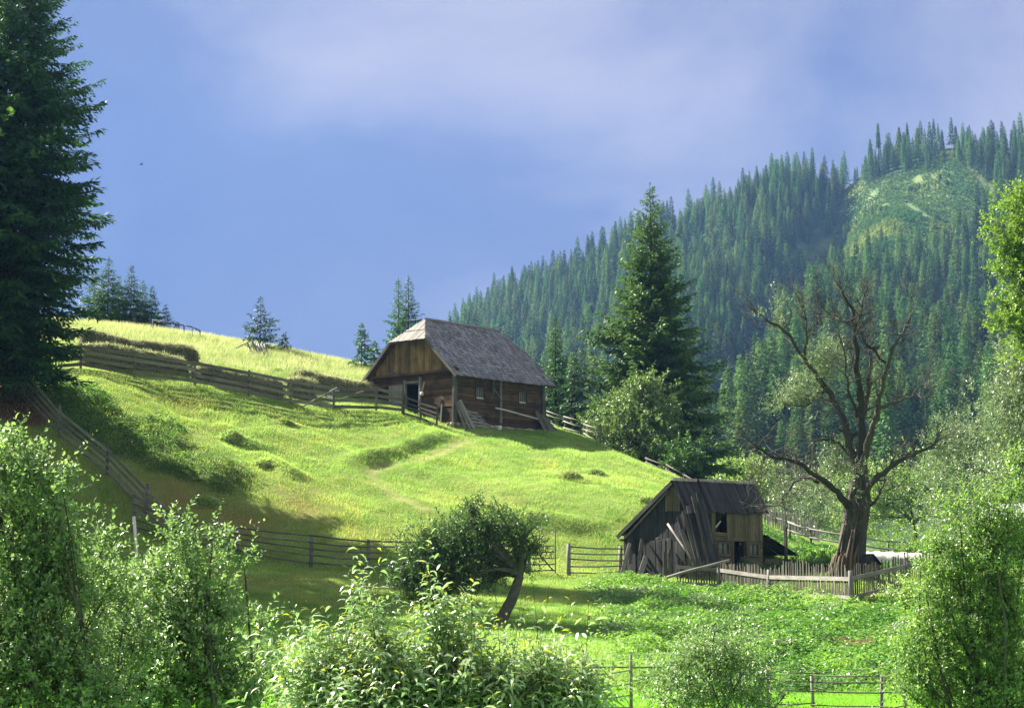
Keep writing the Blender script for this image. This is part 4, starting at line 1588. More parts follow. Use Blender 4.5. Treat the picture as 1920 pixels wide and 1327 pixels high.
    stick('pole', P(640, 748, 103.2), P(697, 727, 105.5), 0.08, 0.08, M['grey'], 'slanting pole reaching from the hay fence to the barn wall', 'pole', tube=True)


barn_clutter()


# ------------------------------------------------------------------ shed
def build_shed():
    Dc = 76.0
    phi = math.radians(46)
    A, B = Vector((math.sin(phi), math.cos(phi), 0)), Vector((-math.cos(phi), math.sin(phi), 0))
    x0 = (1283 - 960) / F * Dc * 1.0074
    zb = -0.75
    t = empty('shed', (x0, Dc, zb), math.atan2(A.y, A.x))
    tag(t, 'tumbledown black-boarded shed with a lopsided plank roof beside the picket fence', 'shed')
    Lx, Wy = 5.5, 3.72
    zr, yr = 3.54 - zb, 0.62
    ze_f, ye_f = 2.08 - zb, -0.16
    ze_b, ye_b = 1.17 - zb, 3.86

    def roof_z(y):
        if y < yr:
            return zr + (ze_f - zr) * (yr - y) / (yr - ye_f)
        return zr + (ze_b - zr) * (y - yr) / (ye_b - yr)
    rg = random.Random(8)
    # gable boards in two tiers
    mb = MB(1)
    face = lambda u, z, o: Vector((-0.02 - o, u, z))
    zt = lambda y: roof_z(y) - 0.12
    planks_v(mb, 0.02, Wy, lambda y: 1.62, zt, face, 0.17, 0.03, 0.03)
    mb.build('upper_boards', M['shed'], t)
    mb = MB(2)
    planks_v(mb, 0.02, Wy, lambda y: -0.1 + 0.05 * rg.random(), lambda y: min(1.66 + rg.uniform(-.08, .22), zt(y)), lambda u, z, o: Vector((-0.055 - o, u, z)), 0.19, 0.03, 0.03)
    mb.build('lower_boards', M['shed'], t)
    mb = MB(3)
    planks_v(mb, 0.3, 1.15, lambda y: 2.95, zt, lambda u, z, o: Vector((-0.06 - o, u, z)), 0.15, 0.025, 0.02)
    mb.build('gable_patch', M['shedwarm'], t)
    # far gable and back wall
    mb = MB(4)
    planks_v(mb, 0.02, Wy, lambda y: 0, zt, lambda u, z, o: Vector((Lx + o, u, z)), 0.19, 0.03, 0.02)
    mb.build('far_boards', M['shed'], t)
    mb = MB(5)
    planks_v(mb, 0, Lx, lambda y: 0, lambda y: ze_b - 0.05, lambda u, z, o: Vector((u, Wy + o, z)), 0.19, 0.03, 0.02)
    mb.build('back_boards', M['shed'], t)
    # front: log courses below, boards above
    mid, top = 1.62, ze_f + 0.10
    holes = [(2.22, 2.98, 1.02, 1.50), (3.32, 4.22, 0.0, 1.62), (4.45, 5.18, 0.98, 1.48)]
    mb = MB(6)
    z = 0.0
    while z < mid - 0.02:
        hgt = min(0.22 * rg.uniform(.85, 1.15), mid - z)
        spans = [(0.0, Lx)]
        for a, b2, q0, q1 in holes:
            if q0 < z + hgt / 2 < q1:
                new = []
                for s0, s1 in spans:
                    if b2 <= s0 or a >= s1:
                        new.append((s0, s1))
                    else:
                        if a > s0: new.append((s0, a))
                        if b2 < s1: new.append((b2, s1))
                spans = new
        for s0, s1 in spans:
            mb.beam((s0, 0.06 + rg.uniform(-.015, .015), z + hgt / 2), (s1, 0.06, z + hgt / 2), 0.13, hgt - 0.02)
        z += hgt
    mb.build('log_wall', M['shedwarm'], t)
    for nm_, a_, b_ in (('upper_boards', 2.84, Lx), ('jamb_boards', 1.73, 2.02)):
        mb = MB(7 + int(a_))
        planks_v(mb, a_, b_, lambda u: mid, lambda u: top, lambda u, z, o: Vector((u, -0.005 - o, z)), 0.17, 0.025, 0.015)
        mb.build(nm_, M['shedwarm'], t)
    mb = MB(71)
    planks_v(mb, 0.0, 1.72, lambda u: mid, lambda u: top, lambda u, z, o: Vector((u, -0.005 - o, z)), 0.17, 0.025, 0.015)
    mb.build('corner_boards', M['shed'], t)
    # loft opening: sill logs and a slanting bright batten within
    mb = MB(8)
    mb.beam((2.03, 0.05, mid + 0.12), (2.84, 0.05, mid + 0.12), 0.12, 0.20)
    mb.beam((2.03, 0.05, mid + 0.34), (2.84, 0.05, mid + 0.30), 0.12, 0.16)
    mb.build('sill', M['shedwarm'], t)
    mb = MB(9)
    mb.beam((2.36, 0.25, mid + 0.62), (2.74, 0.25, mid + 0.92), 0.03, 0.07)
    mb.build('batten', M['pale'], t)
    mb = MB(10)
    mb.box((3.20, -0.05, 0), (3.315, 0.12, 1.66), 2)
    mb.box((4.225, -0.06, 0), (4.40, 0.12, 1.72), 2)
    mb.box((3.20, -0.055, 1.665), (4.22, 0.12, 1.76), 0)
    mb.build('door_frame', M['shedwarm'], t)
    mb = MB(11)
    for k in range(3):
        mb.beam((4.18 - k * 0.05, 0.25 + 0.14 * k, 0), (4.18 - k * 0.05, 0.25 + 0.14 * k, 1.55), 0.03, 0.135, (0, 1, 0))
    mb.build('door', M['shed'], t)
    for (a, b2, q0, q1) in (holes[0], holes[2]):
        mb = MB(12)
        for lo, hi, ax in (((a - .05, -.045, q0 - .07), (b2 + .05, .05, q0), 0), ((a - .05, -.045, q1), (b2 + .05, .05, q1 + .07), 0), ((a - .05, -.045, q0), (a + .03, .05, q1), 2), ((b2 - .03, -.045, q0), (b2 + .05, .05, q1), 2)):
            mb.box(lo, hi, ax)
        w = mb.build('window', M['shedwarm'], t)
        mb = MB(13)
        mb.box((a + .03, 0.03, q0), (b2 - .03, 0.045, q1), 0)
        g = plain_mat('old_window_glass', (0.05, 0.065, 0.055), (0.10, 0.12, 0.10), 4, rough=0.15, spec=0.6)
        mb.build('pane', g, w)
        mb = MB(14)
        mb.box(((a + b2) / 2 - .02, -0.01, q0), ((a + b2) / 2 + .02, 0.025, q1), 2)
        mb.build('frame', M['shedwarm'], w)
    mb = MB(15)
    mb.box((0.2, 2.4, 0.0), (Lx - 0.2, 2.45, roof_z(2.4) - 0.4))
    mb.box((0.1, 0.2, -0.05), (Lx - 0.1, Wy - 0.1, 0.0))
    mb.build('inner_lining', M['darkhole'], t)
    # roof planks laid down the slope
    def roof(name, xa, xb, y0, y1, lift, seed, over=0.0, mat='shedroof'):
        mb = MB(seed)
        x = xa
        while x < xb:
            w = mb.rg.uniform(0.13, 0.22)
            e = over + mb.rg.uniform(-.06, .06)
            p0 = Vector((x + w / 2, y0, roof_z(y0) + lift + mb.rg.uniform(0, .02)))
            p1 = Vector((x + w / 2 + mb.rg.uniform(-.02, .02), y1, roof_z(y1) + lift + mb.rg.uniform(0, .03)))
            p1 = p1 + (p1 - p0).normalized() * e
            nn = Vector((0, -(p1.z - p0.z), (p1.y - p0.y)))
            if nn.z < 0:
                nn = -nn
            mb.beam(p0, p1, w - 0.012, 0.028, nn)
            x += w
        return mb.build(name, M[mat], t)
    roof('roof', -0.22, 1.55, yr, ye_f, 0.02, 21, 0.05)
    roof('roof', 1.50, Lx + 0.28, yr - 0.02, ye_f, 0.10, 22, 0.06)
    roof('roof', -0.28, Lx + 0.28, yr, ye_b, 0.02, 23, 0.1)
    # board seam between the two sections, ridge comb of board ends
    mb = MB(24)
    mb.beam((1.52, yr, zr + 0.13), (1.52, ye_f - 0.03, ze_f + 0.1), 0.06, 0.16, (0, -1, .5))
    mb.build('seam_board', M['shedroof'], t)
    mb = MB(25)
    x = -0.2
    while x < Lx + 0.25:
        mb.box((x, yr - 0.06, zr + 0.02), (x + 0.075, yr + 0.05, zr + 0.15 + mb.rg.uniform(0, .025)), 2)
        x += 0.115
    mb.build('ridge_comb', M['grey'], t)
    mb = MB(26)
    mb.beam((-0.26, yr, zr - 0.07), (-0.26, ye_b + 0.1, ze_b - 0.12), 0.05, 0.17, (0, 0.6, 1))
    mb.build('barge_board', M['shed'], t)
    mb = MB(27)
    mb.beam((-0.20, yr + 0.25, zr - 0.42), (-0.20, ye_b - 0.35, ze_b - 0.15), 0.06, 0.09, (0, 0.6, 1))
    mb.build('rafter', M['greydark'], t)
    mb = MB(28)
    mb.beam((-0.45, Wy - 0.1, ze_b - 0.25), (0.6, Wy - 0.1, ze_b - 0.2), 0.10, 0.10)
    mb.build('rafter', M['greydark'], t)
    # lean-to with open slatted front
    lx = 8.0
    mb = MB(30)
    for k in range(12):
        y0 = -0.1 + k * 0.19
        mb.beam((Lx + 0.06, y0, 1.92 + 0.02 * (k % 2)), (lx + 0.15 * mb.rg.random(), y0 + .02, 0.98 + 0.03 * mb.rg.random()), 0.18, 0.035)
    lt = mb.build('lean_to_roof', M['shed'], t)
    for k, (xx, hh) in enumerate(((7.08, 2.35), (7.95, 1.0))):
        mb = MB(31 + k)
        mb.box((xx - 0.06, -0.22, -0.1), (xx + 0.06, -0.10, hh), 2)
        mb.build('post', M['greydark'], t)
    for k, (za, zb2, hh) in enumerate(((0.70, 0.68, 0.26), (0.33, 0.30, 0.12), (0.10, 0.08, 0.10))):
        mb = MB(35 + k)
        mb.beam((Lx + 0.08, -0.06, za), (lx - 0.03, -0.06, zb2), 0.04, hh)
        mb.build('rail', M['shedwarm'], t)
    mb = MB(39)
    mb.box((Lx + 0.1, 2.0, 0.0), (lx, 2.05, 0.9))
    mb.build('back_panel', M['shed'], t)
    return t, A, B, zb


shed, SA, SB, SZ = build_shed()
SO = Vector(shed.location)


def shed_pt(x, y, z):
    return SO + SA * x + SB * y + Vector((0, 0, z))


def shed_clutter():
    # planks leaning against the front near corner
    rg = random.Random(4)
    spec = [((1272, 968), (1304, 1074)), ((1281, 958), (1314, 1074)), ((1290, 948), (1320, 1074)), ((1294, 962), (1327, 1075)), ((1299, 930), (1333, 1075)), ((1305, 944), (1338, 1076)),
            ((1309, 922), (1344, 1076)), ((1315, 938), (1348, 1077)), ((1318, 952), (1353, 1077)), ((1322, 968), (1357, 1078)), ((1277, 992), (1310, 1076)), ((1332, 1020), (1346, 1078))]
    ordn = ('first', 'second', 'third', 'fourth', 'fifth', 'sixth', 'seventh', 'eighth', 'ninth', 'tenth')
    for k, (a, b2) in enumerate(spec):
        lab = ('%s plank from the left in the row leaning on the shed corner' % ordn[k]) if k < 10 else ('short plank in front of the leaning row at the shed corner', 'short pale-edged plank leaning right of the row at the shed corner')[k - 10]
        dt = 75.55 + 0.05 * (k % 3) if k < 10 else 75.3
        top = P(a[0], a[1], dt)
        bot = P(b2[0], b2[1], 74.75 + 0.08 * (k % 3) - (0.2 if k >= 10 else 0))
        stick('leaning_plank', bot, top, rg.uniform(0.15, 0.24), 0.035, M['greydark' if k % 3 else 'shed'], lab, 'plank', 'planks leaning on the shed corner', k, (0.3, -1, 0.2))
    stick('pole', P(1294, 1044, 75.1), P(1252, 981, 76.4), 0.11, 0.09, M['grey'], 'single pale pole slanting against the black gable of the shed', 'pole', tube=True)
    # pole lying across the picket fence
    stick('pole', P(1250, 1082, 73.4), P(1368, 1049, 73.0), 0.13, 0.12, M['grey'], 'long grey pole slung over the top of the picket fence', 'pole', tube=True)
    # boards standing at the left corner, and a heap
    items = [((1166, 1074), (1181, 1018), 'thin rail leaning on the left corner of the shed'), ((1181, 1056), (1183, 1030), 'short stub of board standing at the left corner of the shed'),
             ((1200, 1078), (1212, 1042), 'broad pale board leaning low on the black shed gable'), ((1198, 1050), (1204, 1010), 'narrow board upright against the left part of the shed gable')]
    for k, (a, b2, lb) in enumerate(items):
        stick('leaning_board', P(a[0], a[1], 77.2), P(b2[0], b2[1], 77.6), 0.15 if k != 2 else 0.24, 0.04, M['grey' if k % 2 == 0 else 'greydark'], lb, 'board', None, 50 + k, (0.2, -1, 0.2))
    for k, (px, py, h, lb) in enumerate(((1247, 1050, 0.95, 'loose board patched low on the shed gable, left of two'), (1257, 1046, 1.05, 'loose board patched low on the shed gable, right of two'))):
        p = P(px, 1078, 76.3)
        stick('leaning_board', p, p + Vector((0.02, 0.12, h + 0.1)), 0.17, 0.03, M['greydark'], lb, 'board', None, 60 + k, (0.2, -1, 0))


shed_clutter()


# ------------------------------------------------------------------ fences
def fence(name, posts, label, cat='fence', rails=(), post=(0.11, 0.11), rail=(0.04, 0.15), pmat='fence', rmat='fence', round_=False, seed=0, lean=0.03, side=-1, jit=0.03, phs=None):
    """posts: list of (x,y,z,height); rails: fractions of the height; each post and each rail is a part"""
    rg = random.Random(seed)
    o = empty(name, posts[0][:3])
    tag(o, label, cat)
    O = Vector(posts[0][:3])
    tops = []
    for i, (x, y, z, h) in enumerate(posts):
        p = Vector((x, y, z)) - O
        q = p + Vector((rg.uniform(-lean, lean), rg.uniform(-lean, lean), h))
        tops.append((p, q))
        mb = MB(seed * 50 + i)
        if round_:
            mb.tube([p - Vector((0, 0, .3)), p.lerp(q, .5), q], [post[0] / 2, post[0] / 2 * .96, post[0] / 2 * .9], 8)
        else:
            mb.beam(p - Vector((0, 0, .3)), q, post[0], post[1], (0.1, 1, 0))
        mb.build('post', M[pmat], o)
    for i in range(len(tops) - 1):
        (p0, q0), (p1, q1) = tops[i], tops[i + 1]
        d = (p1 - p0).normalized()
        nrm = Vector((d.y, -d.x, 0)) * (post[1] / 2 + rail[0] / 2 + 0.004)
        if nrm.y > 0:
            nrm = -nrm
        for k, f in enumerate(rails):
            a = p0.lerp(q0, f) + nrm + Vector((0, 0, rg.uniform(-jit, jit))) - d * 0.06
            b2 = p1.lerp(q1, f) + nrm + Vector((0, 0, rg.uniform(-jit, jit))) + d * 0.06
            a += nrm * 0.25 * (i % 2)
            b2 += nrm * 0.25 * (i % 2)
            mb = MB(seed * 99 + i * 9 + k)
            if round_:
                md = a.lerp(b2, .5) + Vector((0, 0, -0.03 + rg.uniform(-.02, .02)))
                mb.tube([a, md, b2], [rail[1] / 2, rail[1] / 2, rail[1] / 2 * .85], 7)
            else:
                mb.beam(a, b2, rail[0], rail[1])
            mb.build('rail', M[rmat], o)
    return o


def build_fences():
    hs = (1.4, 1.4, 1.42, 1.5, 1.4, 1.5, 1.55, 1.5, 1.55, 1.35)
    fence('board_fence', [(*p, h) for p, h in zip(HAYFENCE, hs)], 'long grey board fence running in front of the hay rows to the barn', rails=(0.16, 0.40, 0.64, 0.88), rail=(0.03, 0.19), seed=1)
    # yard rails before the barn door
    pts = [GD(px, D) for px, D in ((754, 105.2), (788, 104.6), (817, 103.6))]
    fence('yard_fence', [(*p, h) for p, h in zip(pts, (1.35, 1.25, 1.35))], 'low rail fence before the open door of the barn', rails=(0.10, 0.42, 0.62, 0.86), rail=(0.035, 0.10), pmat='greydark', rmat='greydark', seed=2, lean=0.08)
    # plank fence descending on the left
    bp = [(-140, 660, 93)] + [(-60, 690, 90), (33, 735, 86), (105, 812, 83), (197, 892, 80), (270, 946, 77), (335, 990, 75)]
    posts = []
    for (px, py, D), h in zip(bp, (1.6, 1.6, 1.65, 1.6, 1.5, 1.4, 1.3)):
        g = GD(px, D)
        posts.append((*g, h))
    fence('plank_fence', posts, 'closely boarded grey fence descending the dark slope on the left', rails=(0.12, 0.34, 0.56, 0.78), rail=(0.03, 0.13), pmat='greydark', rmat='grey', seed=3, lean=0.08, jit=0.05)
    # lower rail fence
    rp = [(250, 75.5, 1.7), (345, 75.2, 1.25), (445, 75.0, 1.2), (583, 73.0, 1.42), (690, 72.0, 1.28), (820, 73.5, 1.32), (940, 75.0, 1.3), (992, 75.6, 1.3)]
    fence('rail_fence', [(*GD(px, D), h) for px, D, h in rp], 'five-rail pole fence crossing the foot of the bright meadow', rails=(0.14, 0.36, 0.56, 0.76, 0.96), rail=(0.07, 0.075), post=(0.17, 0.17), round_=True, seed=4, pmat='grey', rmat='fence')
    # gate
    a, b2 = GD(995, 75.6), GD(1041, 76.2)
    g = empty('pole_gate', a)
    tag(g, 'pole gate with a diagonal brace behind the dark apple tree', 'gate')
    d = Vector(b2) - Vector(a)
    for k in range(5):
        mb = MB(k)
        z = 0.15 + 0.27 * k
        mb.tube([Vector((0.08, -0.05, z)), d + Vector((-0.05, 0, z))], [0.032, 0.03], 6)
        mb.build('rail', M['greydark'], g)
    mb = MB(7)
    mb.tube([Vector((0.1, -0.13, 1.2)), d + Vector((-0.08, -0.08, 0.12))], [0.035, 0.03], 6)
    mb.build('brace', M['greydark'], g)
    mb = MB(8)
    mb.tube([d + Vector((0, 0, -0.2)), d + Vector((0.01, 0, 2.05))], [0.03, 0.025], 6)
    mb.build('stile', M['greydark'], g)
    gp = [(1066, 76.0, 1.42), (1163, 78.3, 1.28)]
    fence('rail_fence', [(*GD(px, D), h) for px, D, h in gp], 'short length of five-rail fence between gate gap and black shed', rails=(0.08, 0.28, 0.5, 0.7, 0.92), rail=(0.06, 0.07), post=(0.20, 0.20), round_=True, seed=5, pmat='grey', rmat='fence')
    # picket fence round the garden
    pk = [(1268, 73.9), (1347, 73.2), (1440, 68.3), (1593, 62.3), (1700, 64.3), (1812, 66.5)]
    P0 = GD(*pk[0])
    o = empty('picket_fence', P0)
    tag(o, 'weathered picket fence with grey rails curving round the cottage garden', 'fence')
    rg = random.Random(6)
    gs = [Vector(GD(*q)) for q in pk]
    for i, g0 in enumerate(gs):
        if i == 0:
            continue
        mb = MB(i)
        q = g0 - Vector(P0)
        mb.tube([q + Vector((0, -0.10, -.3)), q + Vector((0, -0.10, .6)), q + Vector((rg.uniform(-.03, .03), -0.10, 1.14))], [0.10, 0.095, 0.09], 8)
        mb.build('post', M['grey'], o)
    for i in range(len(gs) - 1):
        a, b2 = gs[i] - Vector(P0), gs[i + 1] - Vector(P0)
        d = b2 - a
        L = Vector((d.x, d.y, 0)).length
        mb = MB(70 + i)
        n = int(L / 0.115)
        nn = Vector((d.y, -d.x, 0)).normalized()
        if nn.y > 0:
            nn = -nn
        for k in range(n):
            f = (k + 0.5) / n
            p = a.lerp(b2, f)
            hz = float(H(p.x + P0[0], p.y + P0[1])[0]) - P0[2]
            p = Vector((p.x, p.y, hz))
            h = 1.18 + mb.rg.uniform(-.10, .12)
            mb.beam(p + Vector((0, 0, .02)), p + Vector((mb.rg.uniform(-.04, .04), mb.rg.uniform(-.04, .04), h)), mb.rg.uniform(.045, .075), 0.025, nn, taper=0.75)
        mb.build('picket_panel', M['picket'], o)
        for f, hh in ((0.84, 0.15), (0.17, 0.13)):
            mb = MB(80 + i * 2)
            off = nn * 0.045
            mb.beam(a + off + Vector((0, 0, f)), b2 + off + Vector((0, 0, f)), 0.045, hh)
            mb.build('rail', M['grey'], o)
    # lower fence in front of the bank
    f1 = [(1000, 39.5, 1.05), (1090, 39.6, 1.0), (1181, 39.4, 1.26)]
    o = fence('rail_fence', [(*GD(px, D), h) for px, D, h in f1], 'thin rail fence with a tall dark post, left of the small foreground tree', rails=(0.06, 0.26, 0.50, 0.74), rail=(0.04, 0.035), post=(0.085, 0.085), round_=True, seed=7, pmat='fence', rmat='grey')
    p = GD(1240, 39.6)
    mb = MB(4)
    O = Vector(o.location)
    a = Vector(GD(1060, 39.4)) - O
    mb.tube([a + Vector((0, -.08, 0.98)), Vector(p) - O + Vector((0, -.08, 0.95))], [0.025, 0.022], 6)
    mb.build('rail', M['grey'], o)
    f2 = [(1385, 40.5, 0.8), (1436, 40.3, 0.88), (1519, 40.0, 0.78), (1645, 39.6, 0.78), (1690, 39.6, 0.75)]
    fence('rail_fence', [(*GD(px, D), h) for px, D, h in f2], 'low pole fence with a pale split post, right of the small foreground tree', rails=(0.12, 0.5, 0.76, 0.98), rail=(0.04, 0.035), post=(0.09, 0.09), round_=True, seed=8, pmat='grey', rmat='fence')
    # garden back rail
    f3 = [(1482, 88.0, 0.95), (1522, 87.0, 0.92), (1667, 85.5, 0.95), (1770, 86.5, 0.9)]
    fence('garden_fence', [(*GD(px, D), h) for px, D, h in f3], 'pole rail fence on low posts at the back of the garden', rails=(0.98, 0.55), rail=(0.05, 0.085), post=(0.12, 0.12), round_=True, seed=9, rmat='grey')
    # crest fence right of the barn
    f4 = [(1022, 113.2), (1060, 111.9), (1095, 110.5), (1126, 109.2)]
    fence('stick_fence', [(*GD(px, D), 0.95) for px, D in f4], 'loose pole fence on the crest just right of the barn', rails=(0.25, 0.6, 0.9), rail=(0.05, 0.08), post=(0.12, 0.12), round_=True, seed=10, lean=0.2, jit=0.12, rmat='grey')
    f5 = [(1215, 105.2), (1252, 103.6), (1285, 102.2), (1325, 100.6)]
    fence('stick_fence', [(*GD(px, D), 0.5) for px, D in f5], 'dark low fence on the crest beneath the tall broad spruce', rails=(0.35, 0.9), rail=(0.05, 0.09), post=(0.12, 0.12), round_=True, seed=11, lean=0.1, rmat='greydark', pmat='greydark')
    # stick fence in the dip behind the shed
    o = empty('stick_fence', GD(1440, 97.3))
    tag(o, 'grey fence of upright sticks beyond the grass strip right of the shed', 'fence')
    O = Vector(o.location)
    mb = MB(3)
    mr = MB(4)
    last = None
    for k in range(70):
        px = 1430 + k * 1.55
        g = Vector(GD(px, 97.8 - (px - 1430) * 0.035)) - O
        mb.beam(g - Vector((0, 0, .2)), g + Vector((mb.rg.uniform(-.12, .12), 0, 1.15 + mb.rg.uniform(-.2, .2))), 0.045, 0.04, (0, 1, 0))
        if k % 8 == 0:
            if last is not None:
                mr.beam(last + Vector((0, -.04, .7)), g + Vector((0, -.04, .7)), 0.04, 0.07)
            last = g
    mb.build('picket_panel', M['grey'], o)
    mr.build('rail', M['grey'], o)
    # pipe rail on the crest
    o = empty('pipe_rail', GD(345, 123.5))
    tag(o, 'thin dark pipe rail on posts on the grassy crest', 'railing')
    O = Vector(o.location)
    tp = []
    for k, (px, base, topy) in enumerate(((287, 618, 600), (345, 626, 610), (361, 630, 613), (375, 634, 620))):
        p, q = P(px, base + 6, 123.5), P(px, topy, 123.5)
        mb = MB(k)
        mb.tube([Vector(p) - O, Vector(q) - O], [0.05 if k != 2 else 0.025] * 2, 6)
        mb.build('post', M['iron'], o)
        tp.append(Vector(q) - O)
    for a, b2 in zip(tp[:-1], tp[1:]):
        mb = MB(5)
        mb.tube([a, b2], [0.045, 0.045], 6)
        mb.build('rail', M['iron'], o)


build_fences()


# ------------------------------------------------------------------ hay rows, stakes, mounds
def hay_row(px_pts, wid, hgt, label, seed, n=9000):
    """px_pts: (px, top py, D): a long bank of hay"""
    rg = np.random.default_rng(seed)
    tops = np.array([P(*p) for p in px_pts])
    O = np.array((tops[0][0], tops[0][1], float(H(tops[0][0], tops[0][1])[0])))
    s = np.linspace(0, 1, 70)
    cl = np.stack([np.interp(s, np.linspace(0, 1, len(tops)), tops[:, k]) for k in range(3)], -1)
    gz = H(cl[:, 0], cl[:, 1])
    d = unit(np.gradient(cl, axis=0) * np.array((1, 1, 0)))
    sd = np.stack([d[:, 1], -d[:, 0], np.zeros(len(d))], -1)
    m = 16
    V = []
    for j in range(m):
        a = math.pi * (j / (m - 1))
        prof = abs(math.cos(a)) ** 0.6 * np.sign(math.cos(a)), math.sin(a) ** 0.45
        lump = 1 + 0.16 * vnoise(s * 22 + seed, np.full_like(s, j * 0.45), seed) + 0.08 * vnoise(s * 50, np.full_like(s, j * 0.9), seed + 1)
        endt = np.sqrt(np.clip(np.minimum(s, 1 - s) / 0.03, 0.08, 1))
        w = wid / 2 * prof[0] * lump * endt
        zz = gz - 0.1 + (cl[:, 2] - gz + 0.1) * prof[1] * (1 + 0.10 * (lump - 1) * 3) * endt
        p = cl.copy()
        p[:, :2] += (sd * w[:, None])[:, :2]
        p[:, 2] = zz
        V.append(p)
    V = np.stack(V, 1)                      # (70, m, 3)
    ns = len(s)
    idx = np.arange(ns * m).reshape(ns, m)
    f = np.stack([idx[:-1, :-1].ravel(), idx[1:, :-1].ravel(), idx[1:, 1:].ravel(), idx[:-1, 1:].ravel()], -1)
    verts = V.reshape(-1, 3) - O
    i, j = rg.integers(0, ns - 1, n), rg.integers(0, m - 1, n)
    fa, fb = rg.random(n)[:, None], rg.random(n)[:, None]
    p = (V[i, j] * (1 - fa) + V[i + 1, j] * fa) * (1 - fb) + (V[i, j + 1] * (1 - fa) + V[i + 1, j + 1] * fa) * fb
    nr = unit(np.cross(V[i + 1, j] - V[i, j], V[i, j + 1] - V[i, j]))
    nr = np.where(nr[:, 2:3] < -0.1, -nr, nr)
    dd = rg.normal(0, 0.55, (n, 3)) + nr * 0.35
    dd[:, 2] -= 0.7
    v2, f2 = card_arrays(p - O + nr * 0.02, dd, nr + rg.normal(0, .5, (n, 3)), 0.14 + 0.22 * rg.random(n), 0.02 + 0.025 * rg.random(n), 0.4)
    allv = np.concatenate([verts, v2])
    allf = np.concatenate([f, f2 + len(verts)])
    tone = vnoise(p[:, 0] * 1.5, p[:, 2] * 2 + p[:, 1], seed + 5) * 0.25
    rnd = np.concatenate([np.full(len(f), 0.4), np.clip(0.45 + tone + 0.35 * (rg.random(n) - 0.5) + 0.25 * nr[:, 2], 0, 1)])
    mi = np.concatenate([np.zeros(len(f), int), np.ones(len(f2), int)])
    o = link('hay_row', mesh_np('hay_row', allv, allf, rnd, [M['haycore'], M['hay']], mi))
    o.location = O
    tag(o, label, 'hay', 'rows of hay behind the board fence')


hay_row([(149, 622, 104), (185, 623, 104.3), (240, 637, 105), (300, 644, 106), (345, 648, 106.6), (369, 660, 107)], 1.5, 1.6, 'tall row of drying hay, the uppermost on the slope at left', 1, 12000)
hay_row([(150, 648, 96.5), (200, 645, 97), (250, 655, 97.6), (310, 666, 98.3), (352, 679, 98.6)], 1.3, 1.5, 'lower row of hay directly behind the left part of the board fence', 2, 10000)
hay_row([(366, 690, 98.4), (385, 683, 98.8), (420, 696, 99.4), (470, 703, 100.4), (530, 716, 101.6)], 1.2, 1.2, 'thin hay row along the middle of the board fence', 3, 9000)
hay_row([(532, 712, 103.2), (560, 708, 103.6), (588, 716, 104.2)], 1.1, 1.0, 'short hay tuft row behind the fence near the slanting pole', 4, 5000)
hay_row([(556, 694, 106.5), (572, 696, 106.8), (610, 704, 107.2), (660, 714, 108), (700, 722, 109)], 1.3, 1.2, 'row of hay reaching the left eave of the barn', 5, 8000)


def stakes():
    rg = random.Random(3)
    lb = ('first', 'second', 'third', 'fourth', 'fifth', 'sixth', 'seventh', 'eighth', 'ninth', 'tenth', 'eleventh')
    for k in range(11):
        f = k / 10
        p = P(474 + 30 * f + rg.uniform(-2, 2), 668 + 6 * f, 118.6 + rg.uniform(-.3, .3))
        p[2] = float(H(p[0], p[1])[0]) - 0.05
        q = P(464 + 30 * f + rg.uniform(-3, 3), 641 + 6 * f + rg.uniform(-3, 3), 119.2)
        stick('hay_stake', p, q, 0.10, 0.10, M['grey'], '%s stake from the left in the leaning bundle on the crest' % lb[k], 'stake', 'stakes leaned together on the crest', k, tube=True)
    stick('pole', P(443, 653, 119), P(474, 637, 119.2), 0.10, 0.1, M['grey'], 'long pole slanting off the left side of the stake bundle', 'pole', tube=True)


stakes()


